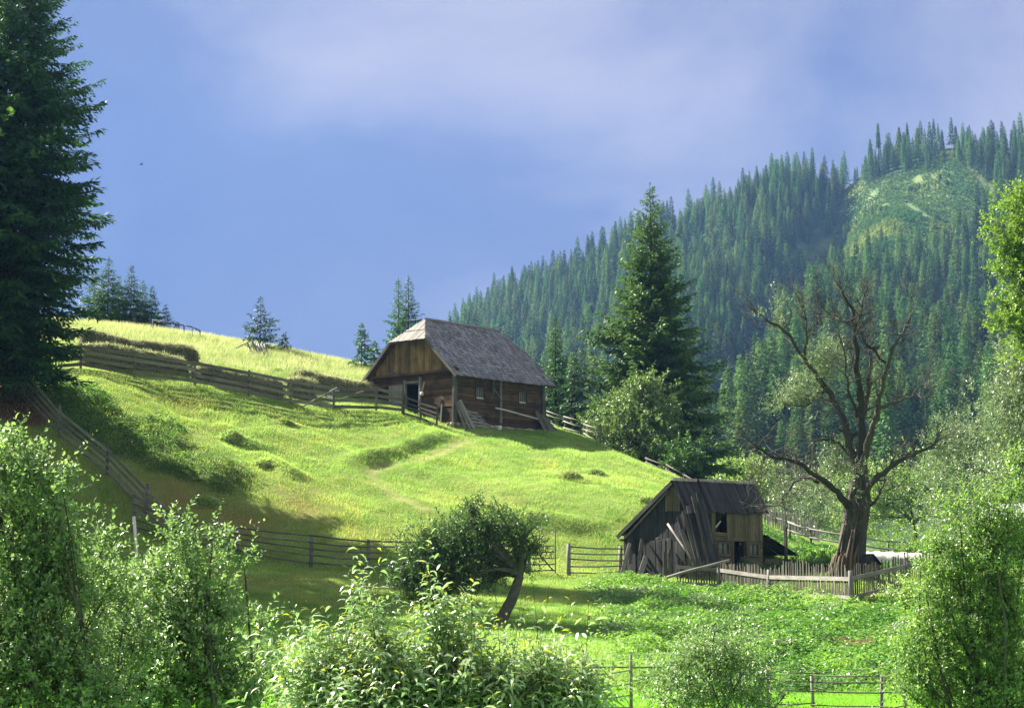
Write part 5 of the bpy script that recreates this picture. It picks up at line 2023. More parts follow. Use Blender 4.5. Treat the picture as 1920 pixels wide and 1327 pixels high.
def mounds():
    spec = [(536, 788, .42, 'brown hummock highest on the meadow below the board fence'), (491, 868, .55, 'large tussock in the left of the sunny meadow'), (432, 818, .6, 'grassy hummock under the sheep tracks at left'),
            (1070, 892, .65, 'dry brown tussock at the edge of the barn shadow, left of two'), (1118, 885, .5, 'round straw-coloured tussock at the edge of the barn shadow, right of two'), (1212, 938, .5, 'dark tussock behind the roof edge of the black shed'),
            (388, 938, .5, 'brown hummock in the deep shade beside the plank fence'), (590, 697, .3, 'little heap of cut hay on the upper mown strip'), (520, 690, .3, 'small heap of cut hay under the stake bundle')]
    for k, (px, py, r, lb) in enumerate(spec):
        rg = np.random.default_rng(k + 70)
        c = G(px, py + 6)
        n = 2200
        a, q = rg.random(n) * 6.28, np.sqrt(rg.random(n))
        sh_ = 1 + 0.35 * np.sin(2 * a + k) + 0.25 * np.sin(5 * a + 2 * k)
        p = np.stack([np.cos(a) * q * r * 1.35 * sh_, np.sin(a) * q * r * 1.1 * sh_, 0.50 * r * np.clip(1 - (q * 1.35 * sh_) ** 2, 0, 1)], -1)
        gz = H(c[0] + p[:, 0], c[1] + p[:, 1]) - c[2]
        p[:, 2] += gz
        d = np.stack([p[:, 0] * 0.9, p[:, 1] * 0.9, np.full(n, 0.35 * r)], -1) + rg.normal(0, 0.6 * r, (n, 3))
        d[:, 2] = np.abs(d[:, 2]) * 0.6 - 0.12 * r
        v2, f2 = card_arrays(p, d, rg.normal(0, 1, (n, 3)), 0.12 + 0.16 * rg.random(n), 0.02 + 0.02 * rg.random(n), 0.3)
        # body
        mr, ms = 7, 16
        bv = []
        for i in range(mr):
            qq = i / (mr - 1)
            for j in range(ms):
                an = 6.283 * j / ms
                rr = r * qq * (1 + 0.12 * math.sin(3 * an + k))
                x, y = math.cos(an) * rr, math.sin(an) * rr * 0.9
                bv.append((x, y, float(H(c[0] + x, c[1] + y)[0]) - c[2] + 0.45 * r * (1 - qq ** 2) - 0.05 * qq))
        bv = np.array(bv)
        bf = np.array([(i * ms + j, (i + 1) * ms + j, (i + 1) * ms + (j + 1) % ms, i * ms + (j + 1) % ms) for i in range(mr - 1) for j in range(ms)])
        v = np.concatenate([bv, v2])
        f = np.concatenate([bf, f2 + len(bv)])
        mi = np.concatenate([np.zeros(len(bf), int), np.where(rg.random(len(f2)) < 0.4, 1, 2)])
        o = link('grass_mound', mesh_np('grass_mound', v, f, np.concatenate([np.full(len(bf), .5), rg.random(len(f2))]), [M['soil'], M['hay'], M['grass']], mi))
        o.location = c
        tag(o, lb, 'mound', 'tussocks and small heaps on the meadow')


mounds()


# ------------------------------------------------------------------ broadleaf trees and shrubs
def blobs_px(lst):
    """(px, py, D, rx px, ry px, shoots) -> centre, radii, count"""
    out = []
    for px, py, D, rx, ry, n in lst:
        out.append((P(px, py, D), rx * D / F, ry * D / F, n))
    return out


def shoots_from_blobs(bl, rg, length, outward=0.6, up=0.55, rand=0.5, bias=0.42):
    p, d, L = [], [], []
    for c, rx, rz, n in bl:
        m = max(3, n // 9)
        cv = unit(rg.normal(0, 1, (m, 3))) * (0.2 + 1.15 * rg.random((m, 1)) ** 0.85)
        own = rg.integers(0, m, n)
        sp = (0.13 + 0.16 * rg.random(m))[own][:, None]
        v = cv[own] + rg.normal(0, 1, (n, 3)) * sp
        loose = rg.random(n) < 0.14
        v[loose] = (unit(rg.normal(0, 1, (n, 3))) * (rg.random((n, 1)) ** bias))[loose] * 1.12
        v[:, 2] = np.where(v[:, 2] < -0.75, v[:, 2] * 0.6, v[:, 2])
        q = c + v * np.array((rx, rx * 0.85, rz))
        dd = (0.6 * v + 0.6 * (v - cv[own]) / sp * 0.5) * outward + rg.normal(0, rand, (n, 3))
        dd[:, 2] += up
        p.append(q); d.append(unit(dd)); L.append(length * (0.6 + 0.8 * rg.random(n)) * np.where(rg.random(n) < 0.12, 1.9, 1.0))
    return np.concatenate(p), np.concatenate(d), np.concatenate(L)


def leaves_on_shoots(p, d, L, k, leaf, width, rg, kind='diamond', droop=0.6, fold=0.18):
    n = len(p)
    t = (np.arange(k) + 0.5)[None] / k + rg.uniform(-.3, .3, (n, k)) / k
    base = p[:, None] + d[:, None] * (L[:, None] * t)[..., None]
    base[..., 2] -= 0.12 * (L[:, None] * t ** 2)
    a = np.arange(k)[None] * 2.4 + rg.random((n, 1)) * 6.28
    ref = np.where(np.abs(d[:, 2:3]) > 0.9, np.array([[1.0, 0, 0]]), np.array([[0, 0, 1.0]]))
    e1 = unit(np.cross(d, ref)); e2 = np.cross(d, e1)
    per = e1[:, None] * np.cos(a)[..., None] + e2[:, None] * np.sin(a)[..., None]
    ld = per * 0.85 + d[:, None] * (0.35 + 0.5 * t)[..., None]
    ld = ld.reshape(-1, 3) + rg.normal(0, 0.18, (n * k, 3))
    nr = rg.normal(0, 0.45, (n * k, 3)); nr[:, 2] += 1.0
    s = (0.65 + 0.6 * rg.random(n * k)) * (1 - 0.35 * (t.ravel() > 0.85))
    base = base.reshape(-1, 3)
    tt = np.tile(t, 1).ravel()
    if kind == 'long':
        v, f = long_leaf_arrays(base, ld, nr, leaf * s, width * s, droop * (0.5 + rg.random(n * k))[:, None])
        return v, f, 4, tt
    v, f = card_arrays(base, ld, nr, leaf * s, width * s, 0.45, fold)
    return v, f, (2 if fold else 1), tt


def bush(name, base, bl, label, cat, leafmat, seed, length=0.35, k=9, leaf=0.06, width=0.035, kind='diamond', droop=0.6, group=None, dens=1.0, stem_r=0.03, stems=True, twigs=0.12, outward=0.6, up=0.55, rand=0.5, tipmat=None, fold=0.18, trunk=None, bias=0.42, extra=None):
    rg = np.random.default_rng(seed)
    t = empty(name, base)
    tag(t, label, cat, group)
    O = np.array(base)
    bl = [(c, rx, rz, max(3, int(n * dens))) for c, rx, rz, n in blobs_px(bl)] + (extra or [])
    p, d, L = shoots_from_blobs(bl, rg, length, outward, up, rand, bias)
    v, f, per, tt = leaves_on_shoots(p, d, L, k, leaf, width, rg, kind, droop, fold)
    sh = np.repeat(rg.random(len(p)), k)
    rnd = np.clip(0.55 * rg.random(len(tt)) + 0.35 * sh + 0.25 * (tt - 0.5), 0, 1)
    mats = [leafmat] + ([tipmat] if tipmat else [])
    mi = None
    if tipmat:
        mi = np.repeat(((tt > 0.86) & (np.repeat(rg.random(len(p)), k) < 0.8)).astype(int), per)
    me = mesh_np('foliage', v - O, f, np.repeat(rnd, per), mats, mi)
    link('foliage', me, t)
    # wood: stems from the base to each clump, twigs to a share of the shoots
    mb = MB(seed)
    r2 = random.Random(seed)
    root = Vector((0, 0, 0))
    tk = Vector(trunk[0]) - Vector(base) if trunk else None
    if trunk:
        mid = root.lerp(tk, 0.5) + Vector((trunk[1] * 0.35, 0, 0))
        mb.tube([root - Vector((0, 0, .3)), root, mid, tk], [trunk[1] * 1.25, trunk[1], trunk[1] * .85, trunk[1] * .7], 8)
        root = tk
        stem_r = trunk[1] * 0.5
    i0 = 0
    for c, rx, rz, n in bl:
        cc = Vector(c - O)
        m = root.lerp(cc, 0.5) + Vector((r2.uniform(-.15, .15), r2.uniform(-.15, .15), 0.12)) * (cc - root).length
        pts = [root, root.lerp(m, .5) + (m - root.lerp(cc, .5)) * .2, m, cc]
        mb.tube(pts, [stem_r, stem_r * .8, stem_r * .55, stem_r * .3], 6, cap=False)
        m2 = int(n * twigs)
        for q in range(m2):
            e = Vector(p[i0 + r2.randrange(n)] - O)
            s = pts[2].lerp(cc, r2.random()) if r2.random() < 0.5 else cc
            mb.tube([s, s.lerp(e, .5) + Vector((0, 0, .05)), e], [stem_r * .22, stem_r * .15, stem_r * .08], 4, cap=False)
        i0 += n
    # thin axes of the shoots themselves
    for q in range(0, len(p), 3):
        a = Vector(p[q] - O)
        mb.tube([a, a + Vector(d[q]) * L[q]], [stem_r * .09 + .0012, .001], 3, cap=False)
    mb.build('trunk' if trunk else 'stems', M['twig'], t)
    return t


def vegetation():
    g = lambda px, D: GD(px, D)
    # round shrub under the tall spruce
    bush('round_shrub', g(1214, 112), [(1190, 775, 112, 46, 44, 380), (1150, 805, 111.5, 34, 36, 240), (1222, 762, 112.5, 42, 44, 330), (1245, 800, 112, 34, 46, 240), (1200, 825, 111, 66, 36, 380), (1195, 735, 112, 24, 24, 110), (1120, 820, 111.3, 16, 20, 50)],
         'pale round leafy tree tucked under the tall broad spruce', 'tree', M['leaf_shrub'], 201, length=0.6, k=10, leaf=0.18, width=0.12, trunk=(P(1212, 850, 112), 0.22), twigs=0.1)
    bush('round_shrub', g(1290, 108), [(1285, 858, 108, 30, 26, 150), (1262, 876, 107.5, 24, 16, 80)],
         'dark leafy shrub on the crest right of the pale round tree', 'shrub', M['leaf_dark'], 202, length=0.6, k=9, leaf=0.20, width=0.13)
    # trees behind the shed and garden
    bush('leafy_tree', g(1385, 128), [(1385, 895, 128, 45, 28, 260), (1350, 915, 127, 30, 25, 150), (1420, 905, 128, 40, 35, 220), (1395, 930, 127, 70, 25, 240)],
         'bright green leafy tree behind the ridge of the black shed', 'tree', M['leaf_mid'], 203, length=0.75, k=9, leaf=0.22, width=0.15, group='leafy trees behind the garden')
    bush('leafy_tree', g(1500, 124), [(1490, 930, 124, 48, 50, 300), (1460, 975, 122, 38, 34, 200), (1530, 960, 122, 55, 45, 320), (1500, 990, 120, 60, 25, 200), (1550, 905, 125, 40, 50, 230)],
         'grey-green willow tree between the shed and the big old trunk', 'tree', M['leaf_grey'], 204, length=0.8, k=9, leaf=0.20, width=0.10, group='leafy trees behind the garden')
    bush('leafy_tree', g(1718, 112), [(1660, 945, 112, 45, 40, 210), (1700, 900, 113, 60, 40, 260), (1740, 940, 112, 45, 45, 220), (1690, 970, 111, 60, 25, 150), (1650, 905, 114, 35, 30, 120), (1765, 890, 112, 35, 40, 170)],
         'airy leafy tree with a forked slim trunk behind the white tunnel', 'tree', M['leaf_mid'], 205, length=0.8, k=8, leaf=0.18, width=0.10, trunk=(P(1716, 985, 112), 0.17), twigs=0.22, group='leafy trees behind the garden')
    bush('leafy_tree', g(1600, 132), [(1600, 930, 132, 60, 50, 330), (1640, 985, 128, 70, 30, 260), (1580, 985, 127, 50, 30, 180)],
         'low green tree behind the trunk of the old willow', 'tree', M['leaf_mid'], 206, length=0.8, k=9, leaf=0.22, width=0.14, group='leafy trees behind the garden')
    bush('leafy_tree', g(1812, 100), [(1795, 830, 100, 45, 42, 300), (1835, 870, 99, 60, 55, 420), (1780, 880, 100, 40, 45, 230), (1800, 940, 98, 70, 45, 380), (1860, 930, 97, 60, 60, 380), (1770, 970, 97, 45, 40, 200), (1840, 1000, 95, 70, 35, 300)],
         'silvery willow tree right of the garden, in front of the forest', 'tree', M['leaf_grey'], 207, length=0.7, k=10, leaf=0.17, width=0.08, group='leafy trees behind the garden')
    bush('leafy_tree', g(1905, 88), [(1912, 700, 88, 38, 60, 330), (1900, 760, 88, 50, 55, 380), (1890, 830, 87, 60, 60, 420), (1940, 740, 88, 60, 110, 500), (1900, 900, 86, 60, 50, 330), (1950, 860, 86, 70, 90, 420)],
         'pale feathery tree at the right edge below the lime-green crown', 'tree', M['leaf_grey'], 208, length=0.65, k=10, leaf=0.16, width=0.08, group='leafy trees behind the garden')
    bush('leafy_tree', g(1935, 70), [(1920, 430, 70, 48, 60, 430), (1900, 500, 70, 34, 40, 230), (1905, 580, 70, 42, 55, 330), (1950, 540, 70, 70, 130, 800), (1930, 385, 70, 40, 30, 160), (1945, 650, 70, 60, 50, 250)],
         'tall lime-green tree cut off by the right edge of the picture', 'tree', M['leaf_lime'], 209, length=0.45, k=10, leaf=0.14, width=0.10, trunk=(P(1950, 760, 70), 0.22), twigs=0.15)
    # garden growth
    bush('garden_shrub', g(1690, 86), [(1690, 1032, 86, 45, 18, 170), (1735, 1030, 85, 40, 22, 160)], 'yellow-green garden bushes in front of the back rail', 'shrub', M['leaf_lime'], 210, length=0.4, k=9, leaf=0.13, width=0.08)
    bush('garden_shrub', g(1540, 80), [(1530, 1052, 80, 28, 14, 110), (1555, 1062, 78, 22, 16, 100)], 'leafy cabbage-like plants between the shed and the old willow', 'shrub', M['herb'], 211, length=0.35, k=8, leaf=0.20, width=0.14)
    bush('garden_shrub', g(1487, 79), [(1470, 1074, 77, 26, 8, 60), (1525, 1072, 77, 26, 12, 80), (1420, 1068, 78, 20, 7, 40)], 'dark green weeds at the foot of the lean-to', 'shrub', M['leaf_dark'], 212, length=0.35, k=8, leaf=0.16, width=0.10)
    bush('garden_shrub', g(1620, 66.8), [(1675, 1080, 68, 18, 14, 70), (1640, 1078, 69, 14, 12, 40)], 'low dark bush by the iron stake in the garden', 'shrub', M['leaf_dark'], 213, length=0.3, k=8, leaf=0.12, width=0.07)
    bush('garden_shrub', g(1740, 62), [(1740, 1105, 62, 50, 28, 260), (1700, 1118, 61, 35, 18, 130), (1790, 1090, 63, 45, 35, 240)], 'sprawling bright shrub growing over the right end of the picket fence', 'shrub', M['leaf_mid'], 214, length=0.4, k=9, leaf=0.11, width=0.07)
    # two tall leafy trees left of the frame whose shade lies below the rail fence
    for k_, (x_, y_) in enumerate(((-32.8, 79.0), (-32.3, 71.0))):
        zz_ = float(H(x_, y_)[0])
        ex_ = [(np.array((x_ + dx, y_ + dy, zz_ + dz)), rr, rr * 1.05, nn) for dx, dy, dz, rr, nn in ((0, 0, 8, 5.0, 520), (1.5, 1, 12, 5.3, 600), (-1, -1.5, 15, 5.2, 560), (0.5, 0.5, 18, 4.2, 420), (1, -2, 5.5, 3.2, 260))]
        bush('leafy_tree', (x_, y_, zz_), [], ('tall leafy tree outside the left edge beside the plank fence', 'lower tall leafy tree outside the left edge')[k_], 'tree', M['leaf_dark'], 240 + k_, length=1.3, k=9, leaf=0.42, width=0.30, trunk=((x_, y_, zz_ + 6.0), 0.4), extra=ex_, twigs=0.05)
    # dark apple tree leaning in mid picture
    bush('apple_tree', g(938, 56), [(992, 1028, 56.4, 30, 36, 170), (1002, 985, 56.3, 20, 16, 50), (935, 955, 56.2, 14, 20, 50), (880, 948, 56, 12, 16, 40), (745, 1085, 55.8, 16, 22, 90), (790, 1055, 56, 46, 44, 850), (835, 1025, 56.3, 50, 36, 700), (905, 985, 56, 60, 28, 714), (850, 1030, 56, 55, 38, 952), (800, 1075, 56, 50, 42, 952), (900, 1040, 56.6, 60, 50, 952), (850, 1085, 55.6, 60, 35, 714), (960, 1000, 56, 45, 25, 255), (975, 1050, 56, 40, 40, 272), (915, 1090, 56, 35, 22, 204), (770, 1100, 55.5, 30, 26, 260), (820, 1120, 55.5, 40, 24, 260), (985, 985, 56, 34, 16, 70), (880, 955, 56, 30, 18, 90)],
         'dark crooked apple tree with a leaning trunk on the shaded slope', 'tree', M['leaf_dark'], 220, dens=0.60, length=0.38, k=9, leaf=0.085, width=0.05, trunk=(P(975, 1078, 56), 0.21), twigs=0.15, rand=0.65)

    # foreground
    bush('leafy_bush', (P(60, 1327, 15)[0], 15, -3.3), [(3, 878, 15, 48, 40, 110), (205, 1100, 15.6, 38, 38, 120), (232, 1165, 15.8, 36, 40, 120), (188, 1040, 15.5, 26, 28, 50), (250, 1240, 15.8, 40, 44, 130), (63, 908, 15, 42, 40, 100), (98, 948, 14.8, 36, 34, 80), (-12, 948, 15.3, 50, 50, 160), (43, 978, 15.2, 50, 50, 170), (108, 1028, 15, 44, 44, 130), (8, 1048, 15, 60, 56, 230), (68, 1088, 15, 60, 56, 230), (128, 1108, 15.2, 44, 40, 120), (-2, 1158, 15, 70, 60, 280), (88, 1178, 15, 70, 60, 280), (153, 1178, 15.4, 40, 40, 100), (8, 1258, 15, 80, 70, 330), (108, 1268, 15, 80, 70, 330), (183, 1248, 15.6, 40, 46, 110), (28, 1310, 15, 90, 70, 330), (138, 1310, 15, 90, 70, 330), (-27, 833, 15.4, 24, 22, 40), (28, 848, 15.2, 20, 22, 30), (88, 883, 15, 18, 24, 30), (143, 1033, 15, 22, 20, 28)],
         'dense leafy bush filling the lower left corner', 'bush', M['leaf_near'], 230, dens=0.78, length=0.24, k=11, leaf=0.053, width=0.030, rand=0.6, up=0.7)
    bush('young_tree', (P(330, 1327, 17)[0], 17, -3.4), [(325, 987, 17, 20, 26, 26), (345, 1027, 17, 26, 26, 40), (398, 1017, 17, 20, 28, 30), (320, 1072, 17, 34, 30, 70), (385, 1082, 17, 30, 36, 74), (350, 1122, 17, 46, 40, 130), (410, 1137, 17, 36, 36, 90), (300, 1157, 17, 46, 40, 120), (370, 1192, 17, 56, 46, 190), (280, 1222, 17, 50, 44, 150), (425, 1217, 17, 36, 44, 110), (330, 1262, 17, 70, 50, 250), (420, 1292, 17, 56, 50, 190), (260, 1302, 17, 60, 50, 200), (350, 1300, 17, 100, 50, 330), (455, 1300, 17, 50, 40, 130), (240, 1320, 17, 70, 40, 190), (458, 1054, 17, 26, 14, 22), (240, 1112, 17, 24, 26, 34), (262, 1082, 17.2, 20, 22, 24)],
         'young glossy-leaved tree standing right of the corner bush', 'tree', M['leaf_near'], 231, dens=0.76, length=0.26, k=11, leaf=0.056, width=0.032, rand=0.6, up=0.8)
    bush('sapling', (P(492, 1327, 19)[0], 19, -3.4), [(490, 1172, 19, 14, 24, 20), (500, 1220, 19, 24, 26, 34), (478, 1262, 19, 28, 24, 44), (515, 1285, 19, 26, 22, 36), (480, 1310, 19, 36, 24, 50)],
         'spindly sapling between the young tree and the long-leaved willow shrub', 'sapling', M['leaf_near'], 232, dens=0.80, length=0.26, k=9, leaf=0.062, width=0.036, up=0.9)
    long_bl = [(612, 1260, 11, 34, 44, 16), (580, 1305, 11, 26, 36, 14), (650, 1285, 11, 44, 46, 32), (688, 1220, 11, 22, 44, 16), (735, 1291, 11, 28, 40, 18), (700, 1305, 11, 50, 44, 44), (835, 1226, 11, 22, 44, 20), (850, 1276, 11, 40, 44, 40), (800, 1321, 11, 46, 44, 50), (900, 1311, 11, 46, 44, 46), (760, 1335, 11, 70, 44, 90), (640, 1350, 11, 80, 46, 90), (960, 1321, 11, 34, 40, 26), (1010, 1321, 11, 34, 38, 24), (1065, 1326, 11, 26, 36, 16), (990, 1340, 11, 70, 40, 70), (880, 1345, 11, 80, 46, 110), (720, 1348, 11, 130, 46, 190), (930, 1348, 11, 130, 46, 190), (1095, 1355, 11, 34, 36, 20), (600, 1358, 11, 70, 40, 80), (1070, 1348, 11, 60, 36, 60), (720, 1403, 11, 160, 40, 120), (950, 1403, 11, 160, 40, 120), (665, 1170, 11, 8, 22, 5), (838, 1181, 11, 12, 22, 8), (575, 1240, 11, 12, 24, 5), (1120, 1320, 11, 16, 26, 8)]
    bush('willow_shrub', (P(820, 1327, 11)[0], 11, -3.4), long_bl, 'long-leaved willow shrub with yellow shoot tips in the centre foreground', 'shrub', M['leaf_willow'], 233, length=0.34, k=15, leaf=0.105, width=0.021, kind='long', droop=0.8, up=1.5, rand=0.33, outward=0.3, tipmat=M['leaf_tip'], stem_r=0.02)
    bush('small_tree', (P(1335, 1327, 24)[0], 24, -3.4), [(1340, 1185, 24, 26, 24, 40), (1310, 1215, 24, 36, 30, 90), (1365, 1215, 24, 36, 30, 90), (1290, 1250, 24, 40, 32, 110), (1345, 1255, 24, 50, 36, 160), (1400, 1250, 24, 36, 30, 80), (1310, 1295, 24, 60, 36, 200), (1375, 1295, 24, 60, 36, 200), (1252, 1262, 24, 30, 22, 44), (1430, 1285, 24, 36, 26, 70), (1280, 1325, 24, 60, 30, 160), (1360, 1335, 24, 80, 34, 230), (1470, 1305, 24, 28, 22, 40), (1236, 1305, 24, 26, 22, 36), (1445, 1325, 24, 40, 24, 70)],
         'small thin-leaved tree in front of the gap in the lower fence', 'tree', M['leaf_near'], 234, dens=0.70, length=0.30, k=10, leaf=0.062, width=0.028, rand=0.65, up=0.7)
    bush('leafy_bush', (P(1860, 1327, 22)[0], 22, -3.4), [(1900, 915, 22, 30, 30, 90), (1850, 935, 22, 26, 26, 60), (1800, 975, 22, 24, 24, 50), (1755, 1020, 22, 22, 24, 40), (1920, 870, 22, 24, 26, 50), (1725, 1070, 22, 18, 18, 24), (1700, 1215, 22, 16, 20, 22), (1692, 1290, 22, 18, 20, 26), (1890, 975, 22, 40, 26, 150), (1830, 990, 22, 36, 26, 120), (1865, 1025, 22, 50, 36, 260), (1790, 1035, 22, 34, 30, 130), (1920, 1030, 22, 40, 50, 200), (1760, 1075, 22, 32, 30, 110), (1820, 1080, 22, 50, 40, 260), (1885, 1095, 22, 50, 44, 300), (1775, 1125, 22, 44, 36, 200), (1840, 1145, 22, 56, 44, 340), (1905, 1160, 22, 50, 50, 320), (1765, 1180, 22, 46, 40, 230), (1825, 1210, 22, 60, 44, 380), (1895, 1225, 22, 60, 50, 380), (1755, 1235, 22, 44, 40, 220), (1800, 1270, 22, 60, 44, 360), (1870, 1285, 22, 70, 44, 420), (1745, 1295, 22, 44, 40, 210), (1820, 1330, 22, 80, 40, 420), (1900, 1330, 22, 70, 44, 380), (1722, 1165, 22, 20, 22, 40), (1712, 1255, 22, 22, 26, 50), (1735, 1105, 22, 20, 18, 34), (1725, 1310, 22, 28, 26, 70)],
         'big dense bush filling the lower right corner', 'bush', M['leaf_mid'], 235, dens=0.70, length=0.28, k=11, leaf=0.052, width=0.028, rand=0.65, up=0.7)


vegetation()


# ------------------------------------------------------------------ old willow
def old_willow():
    base = GD(1592, 67.0)
    t = empty('old_willow', base)
    tag(t, 'huge old half-dead willow with bare branches and a split trunk in the garden', 'tree')
    O = Vector(base)
    rg = random.Random(12)

    def pt(px, py, dy):
        return Vector(P(px, py, 67.0 + dy)) - O
    px2m = 67.0 / F
    mb = MB(5)
    # trunk: a fluted, leaning column
    prof = [(1590, 1092, 33), (1591, 1075, 30), (1594, 1050, 26), (1597, 1020, 23.5), (1602, 990, 22), (1606, 960, 22), (1609, 930, 20), (1611, 900, 17), (1612, 870, 13)]
    n = 28
    b0 = len(mb.v)
    for i, (px, py, r) in enumerate(prof):
        c = pt(px, py, 0)
        for k in range(n):
            a = 6.283 * k / n
            fl = 1 + 0.13 * math.sin(5 * a + i * 0.25) + 0.10 * math.sin(11 * a - i * 0.4) + rg.uniform(-.03, .03)
            rr = r * px2m * (fl if i < 7 else 1 + (fl - 1) * .5)
            mb.v.append(tuple(c + Vector((math.cos(a) * rr, math.sin(a) * rr, 0))))
    for i in range(len(prof) - 1):
        for k in range(n):
            k2 = (k + 1) % n
            mb.f.append((b0 + i * n + k, b0 + i * n + k2, b0 + (i + 1) * n + k2, b0 + (i + 1) * n + k))
            z0, z1 = prof[i][1] * px2m, prof[i + 1][1] * px2m
            mb.uv.append([(z0, k * .12), (z0, k * .12 + .12), (z1, k * .12 + .12), (z1, k * .12)])
            mb.r.append(0.5 + 0.3 * math.sin(k * 1.7)); mb.m.append(0); mb.sm.append(True)
    bark = wood_mat('willow_bark', (0.016, 0.0155, 0.013), (0.082, 0.077, 0.066), 9, stain=0.4, stain_col=(0.05, 0.055, 0.02), var=0.35, bump=0.9)
    mb.build('trunk', bark, t)
    # split, torn side showing lighter wood
    mb = MB(6)
    for k in range(9):
        a = math.radians(185 + k * 13)
        r0, r1 = 35 * px2m * rg.uniform(1.0, 1.08), 24 * px2m
        top = rg.uniform(975, 1035)
        c0, c1 = pt(1590, 1088, 0), pt(1602, top, 0)
        mb.tube([c0 + Vector((math.cos(a) * r0, math.sin(a) * r0, 0)), pt(1593, 1045, 0) + Vector((math.cos(a) * 30 * px2m, math.sin(a) * 30 * px2m, 0)), c1 + Vector((math.cos(a) * r1, math.sin(a) * r1, 0))], [0.10, 0.07, 0.03], 5)
    mb.build('torn_bark', wood_mat('torn_bark_wood', (0.04, 0.031, 0.022), (0.16, 0.122, 0.085), 9, var=0.5, bump=0.8), t)
    limbs = [
        # points (px, py, dy), start radius px, end radius px
        ([(1606, 965, 0), (1590, 948, -.3), (1570, 925, -.6), (1545, 902, -.9), (1520, 882, -1.1), (1480, 864, -1.3), (1442, 853, -1.4), (1408, 832, -1.5)], 10, 2.5),
        ([(1608, 900, 0), (1598, 850, .3), (1588, 810, .6), (1575, 772, .9), (1556, 738, 1.1), (1530, 702, 1.2), (1508, 670, 1.3), (1480, 632, 1.3), (1458, 612, 1.3), (1430, 596, 1.3)], 11, 2.2),
        ([(1612, 890, 0), (1613, 840, 0), (1613, 790, 0), (1612, 740, -.1), (1607, 690, -.2), (1604, 640, -.2), (1600, 600, -.3), (1592, 570, -.3), (1578, 546, -.4)], 13, 2.2),
        ([(1616, 890, -.2), (1622, 850, -.4), (1638, 800, -.7), (1650, 745, -.9), (1664, 695, -1.1), (1680, 645, -1.2), (1694, 622, -1.2), (1708, 592, -1.3)], 10, 2),
        ([(1618, 800, .2), (1624, 755, .5), (1630, 715, .6), (1631, 672, .7), (1628, 645, .8)], 7, 2.5),
        ([(1624, 830, -.2), (1645, 775, .2), (1668, 757, .5), (1695, 748, .7), (1735, 732, .8)], 6, 1.5),
        ([(1618, 925, -.2), (1640, 900, -.6), (1668, 880, -.9), (1700, 856, -1.2), (1735, 842, -1.4), (1756, 828, -1.5)], 9, 2.5),
        ([(1620, 960, 0), (1640, 942, .4), (1652, 918, .7), (1662, 896, .9), (1668, 872, 1.0)], 5, 1.2),
        ([(1602, 860, .2), (1580, 838, .7), (1560, 825, 1.0), (1536, 824, 1.2), (1520, 838, 1.3), (1512, 862, 1.3)], 4.5, 1.2),
        ([(1611, 790, .1), (1598, 750, -.4), (1588, 720, -.6), (1584, 690, -.7), (1582, 655, -.8)], 5, 1.5),
        ([(1552, 735, 1.1), (1536, 738, 1.4), (1518, 757, 1.6), (1498, 762, 1.7)], 4, 1.2),
        ([(1506, 668, 1.3), (1512, 640, 1.0), (1512, 610, .8), (1508, 580, .7)], 4, 1.2),
        ([(1536, 905, -.9), (1510, 895, -.6), (1490, 905, -.4), (1470, 930, -.3), (1455, 950, -.3)], 4, 1.2),
        ([(1666, 690, -1.1), (1640, 660, -.7), (1622, 640, -.4), (1614, 625, -.2)], 4, 1.2),
        ([(1601, 625, -.2), (1614, 590, 0), (1618, 556, .1)], 4, 1.0),
        ([(1602, 612, -.3), (1580, 600, -.5), (1560, 590, -.6)], 3.5, 1.0),
    ]
    twig = MB(9)

    def smooth(ps, m=3):
        out = []
        for i in range(len(ps) - 1):
            a, b2 = ps[max(i - 1, 0)], ps[i]
            c, d = ps[i + 1], ps[min(i + 2, len(ps) - 1)]
            for q in range(m):
                u = q / m
                out.append(0.5 * ((2 * b2) + (c - a) * u + (2 * a - 5 * b2 + 4 * c - d) * u * u + (-a + 3 * b2 - 3 * c + d) * u ** 3))
        out.append(ps[-1])
        return out

    def sprig(p, d, L, r, depth):
        d = d.normalized()
        pts = [p]
        q = p.copy()
        for i in range(4):
            d = (d + Vector((rg.uniform(-.35, .35), rg.uniform(-.35, .35), rg.uniform(-.28, .34)))).normalized()
            q = q + d * L / 4
            pts.append(q.copy())
        twig.tube(pts, [r * (1 - .18 * i) for i in range(5)], 4, cap=False)
        if depth > 0:
            for _ in range(3 if depth == 2 else 2 + rg.randrange(2)):
                i = rg.randrange(1, 5)
                nd = (d + Vector((rg.uniform(-.9, .9), rg.uniform(-.9, .9), rg.uniform(-.6, .8)))).normalized()
                sprig(pts[i], nd, L * rg.uniform(.45, .7), r * .6, depth - 1)
    shoots = []
    for li, (ps, r0, r1) in enumerate(limbs):
        pts = smooth([pt(*q) for q in ps])
        m = len(pts)
        pts = [p + Vector((rg.uniform(-.06, .06), rg.uniform(-.06, .06), rg.uniform(-.06, .06))) * (0 if i == 0 else 1) for i, p in enumerate(pts)]
        rr = [0.84 * (r0 + (r1 - r0) * (i / (m - 1)) ** 0.75) * px2m for i in range(m)]
        lb = MB(100 + li)
        rr = [r * rg.uniform(.86, 1.14) for r in rr]
        lb.tube(pts, rr, 8)
        for _ in range(3):                     # broken stubs
            i = rg.randrange(2, m - 2)
            q = pts[i] + Vector((rg.uniform(-1, 1), rg.uniform(-.6, .6), rg.uniform(-.1, 1))).normalized() * rg.uniform(.2, .5)
            lb.tube([pts[i], pts[i].lerp(q, .6), q], [rr[i] * .5, rr[i] * .4, rr[i] * .25], 6)
        lb.build('limb', bark, t)
        nt = 17 if r0 > 6 else 9
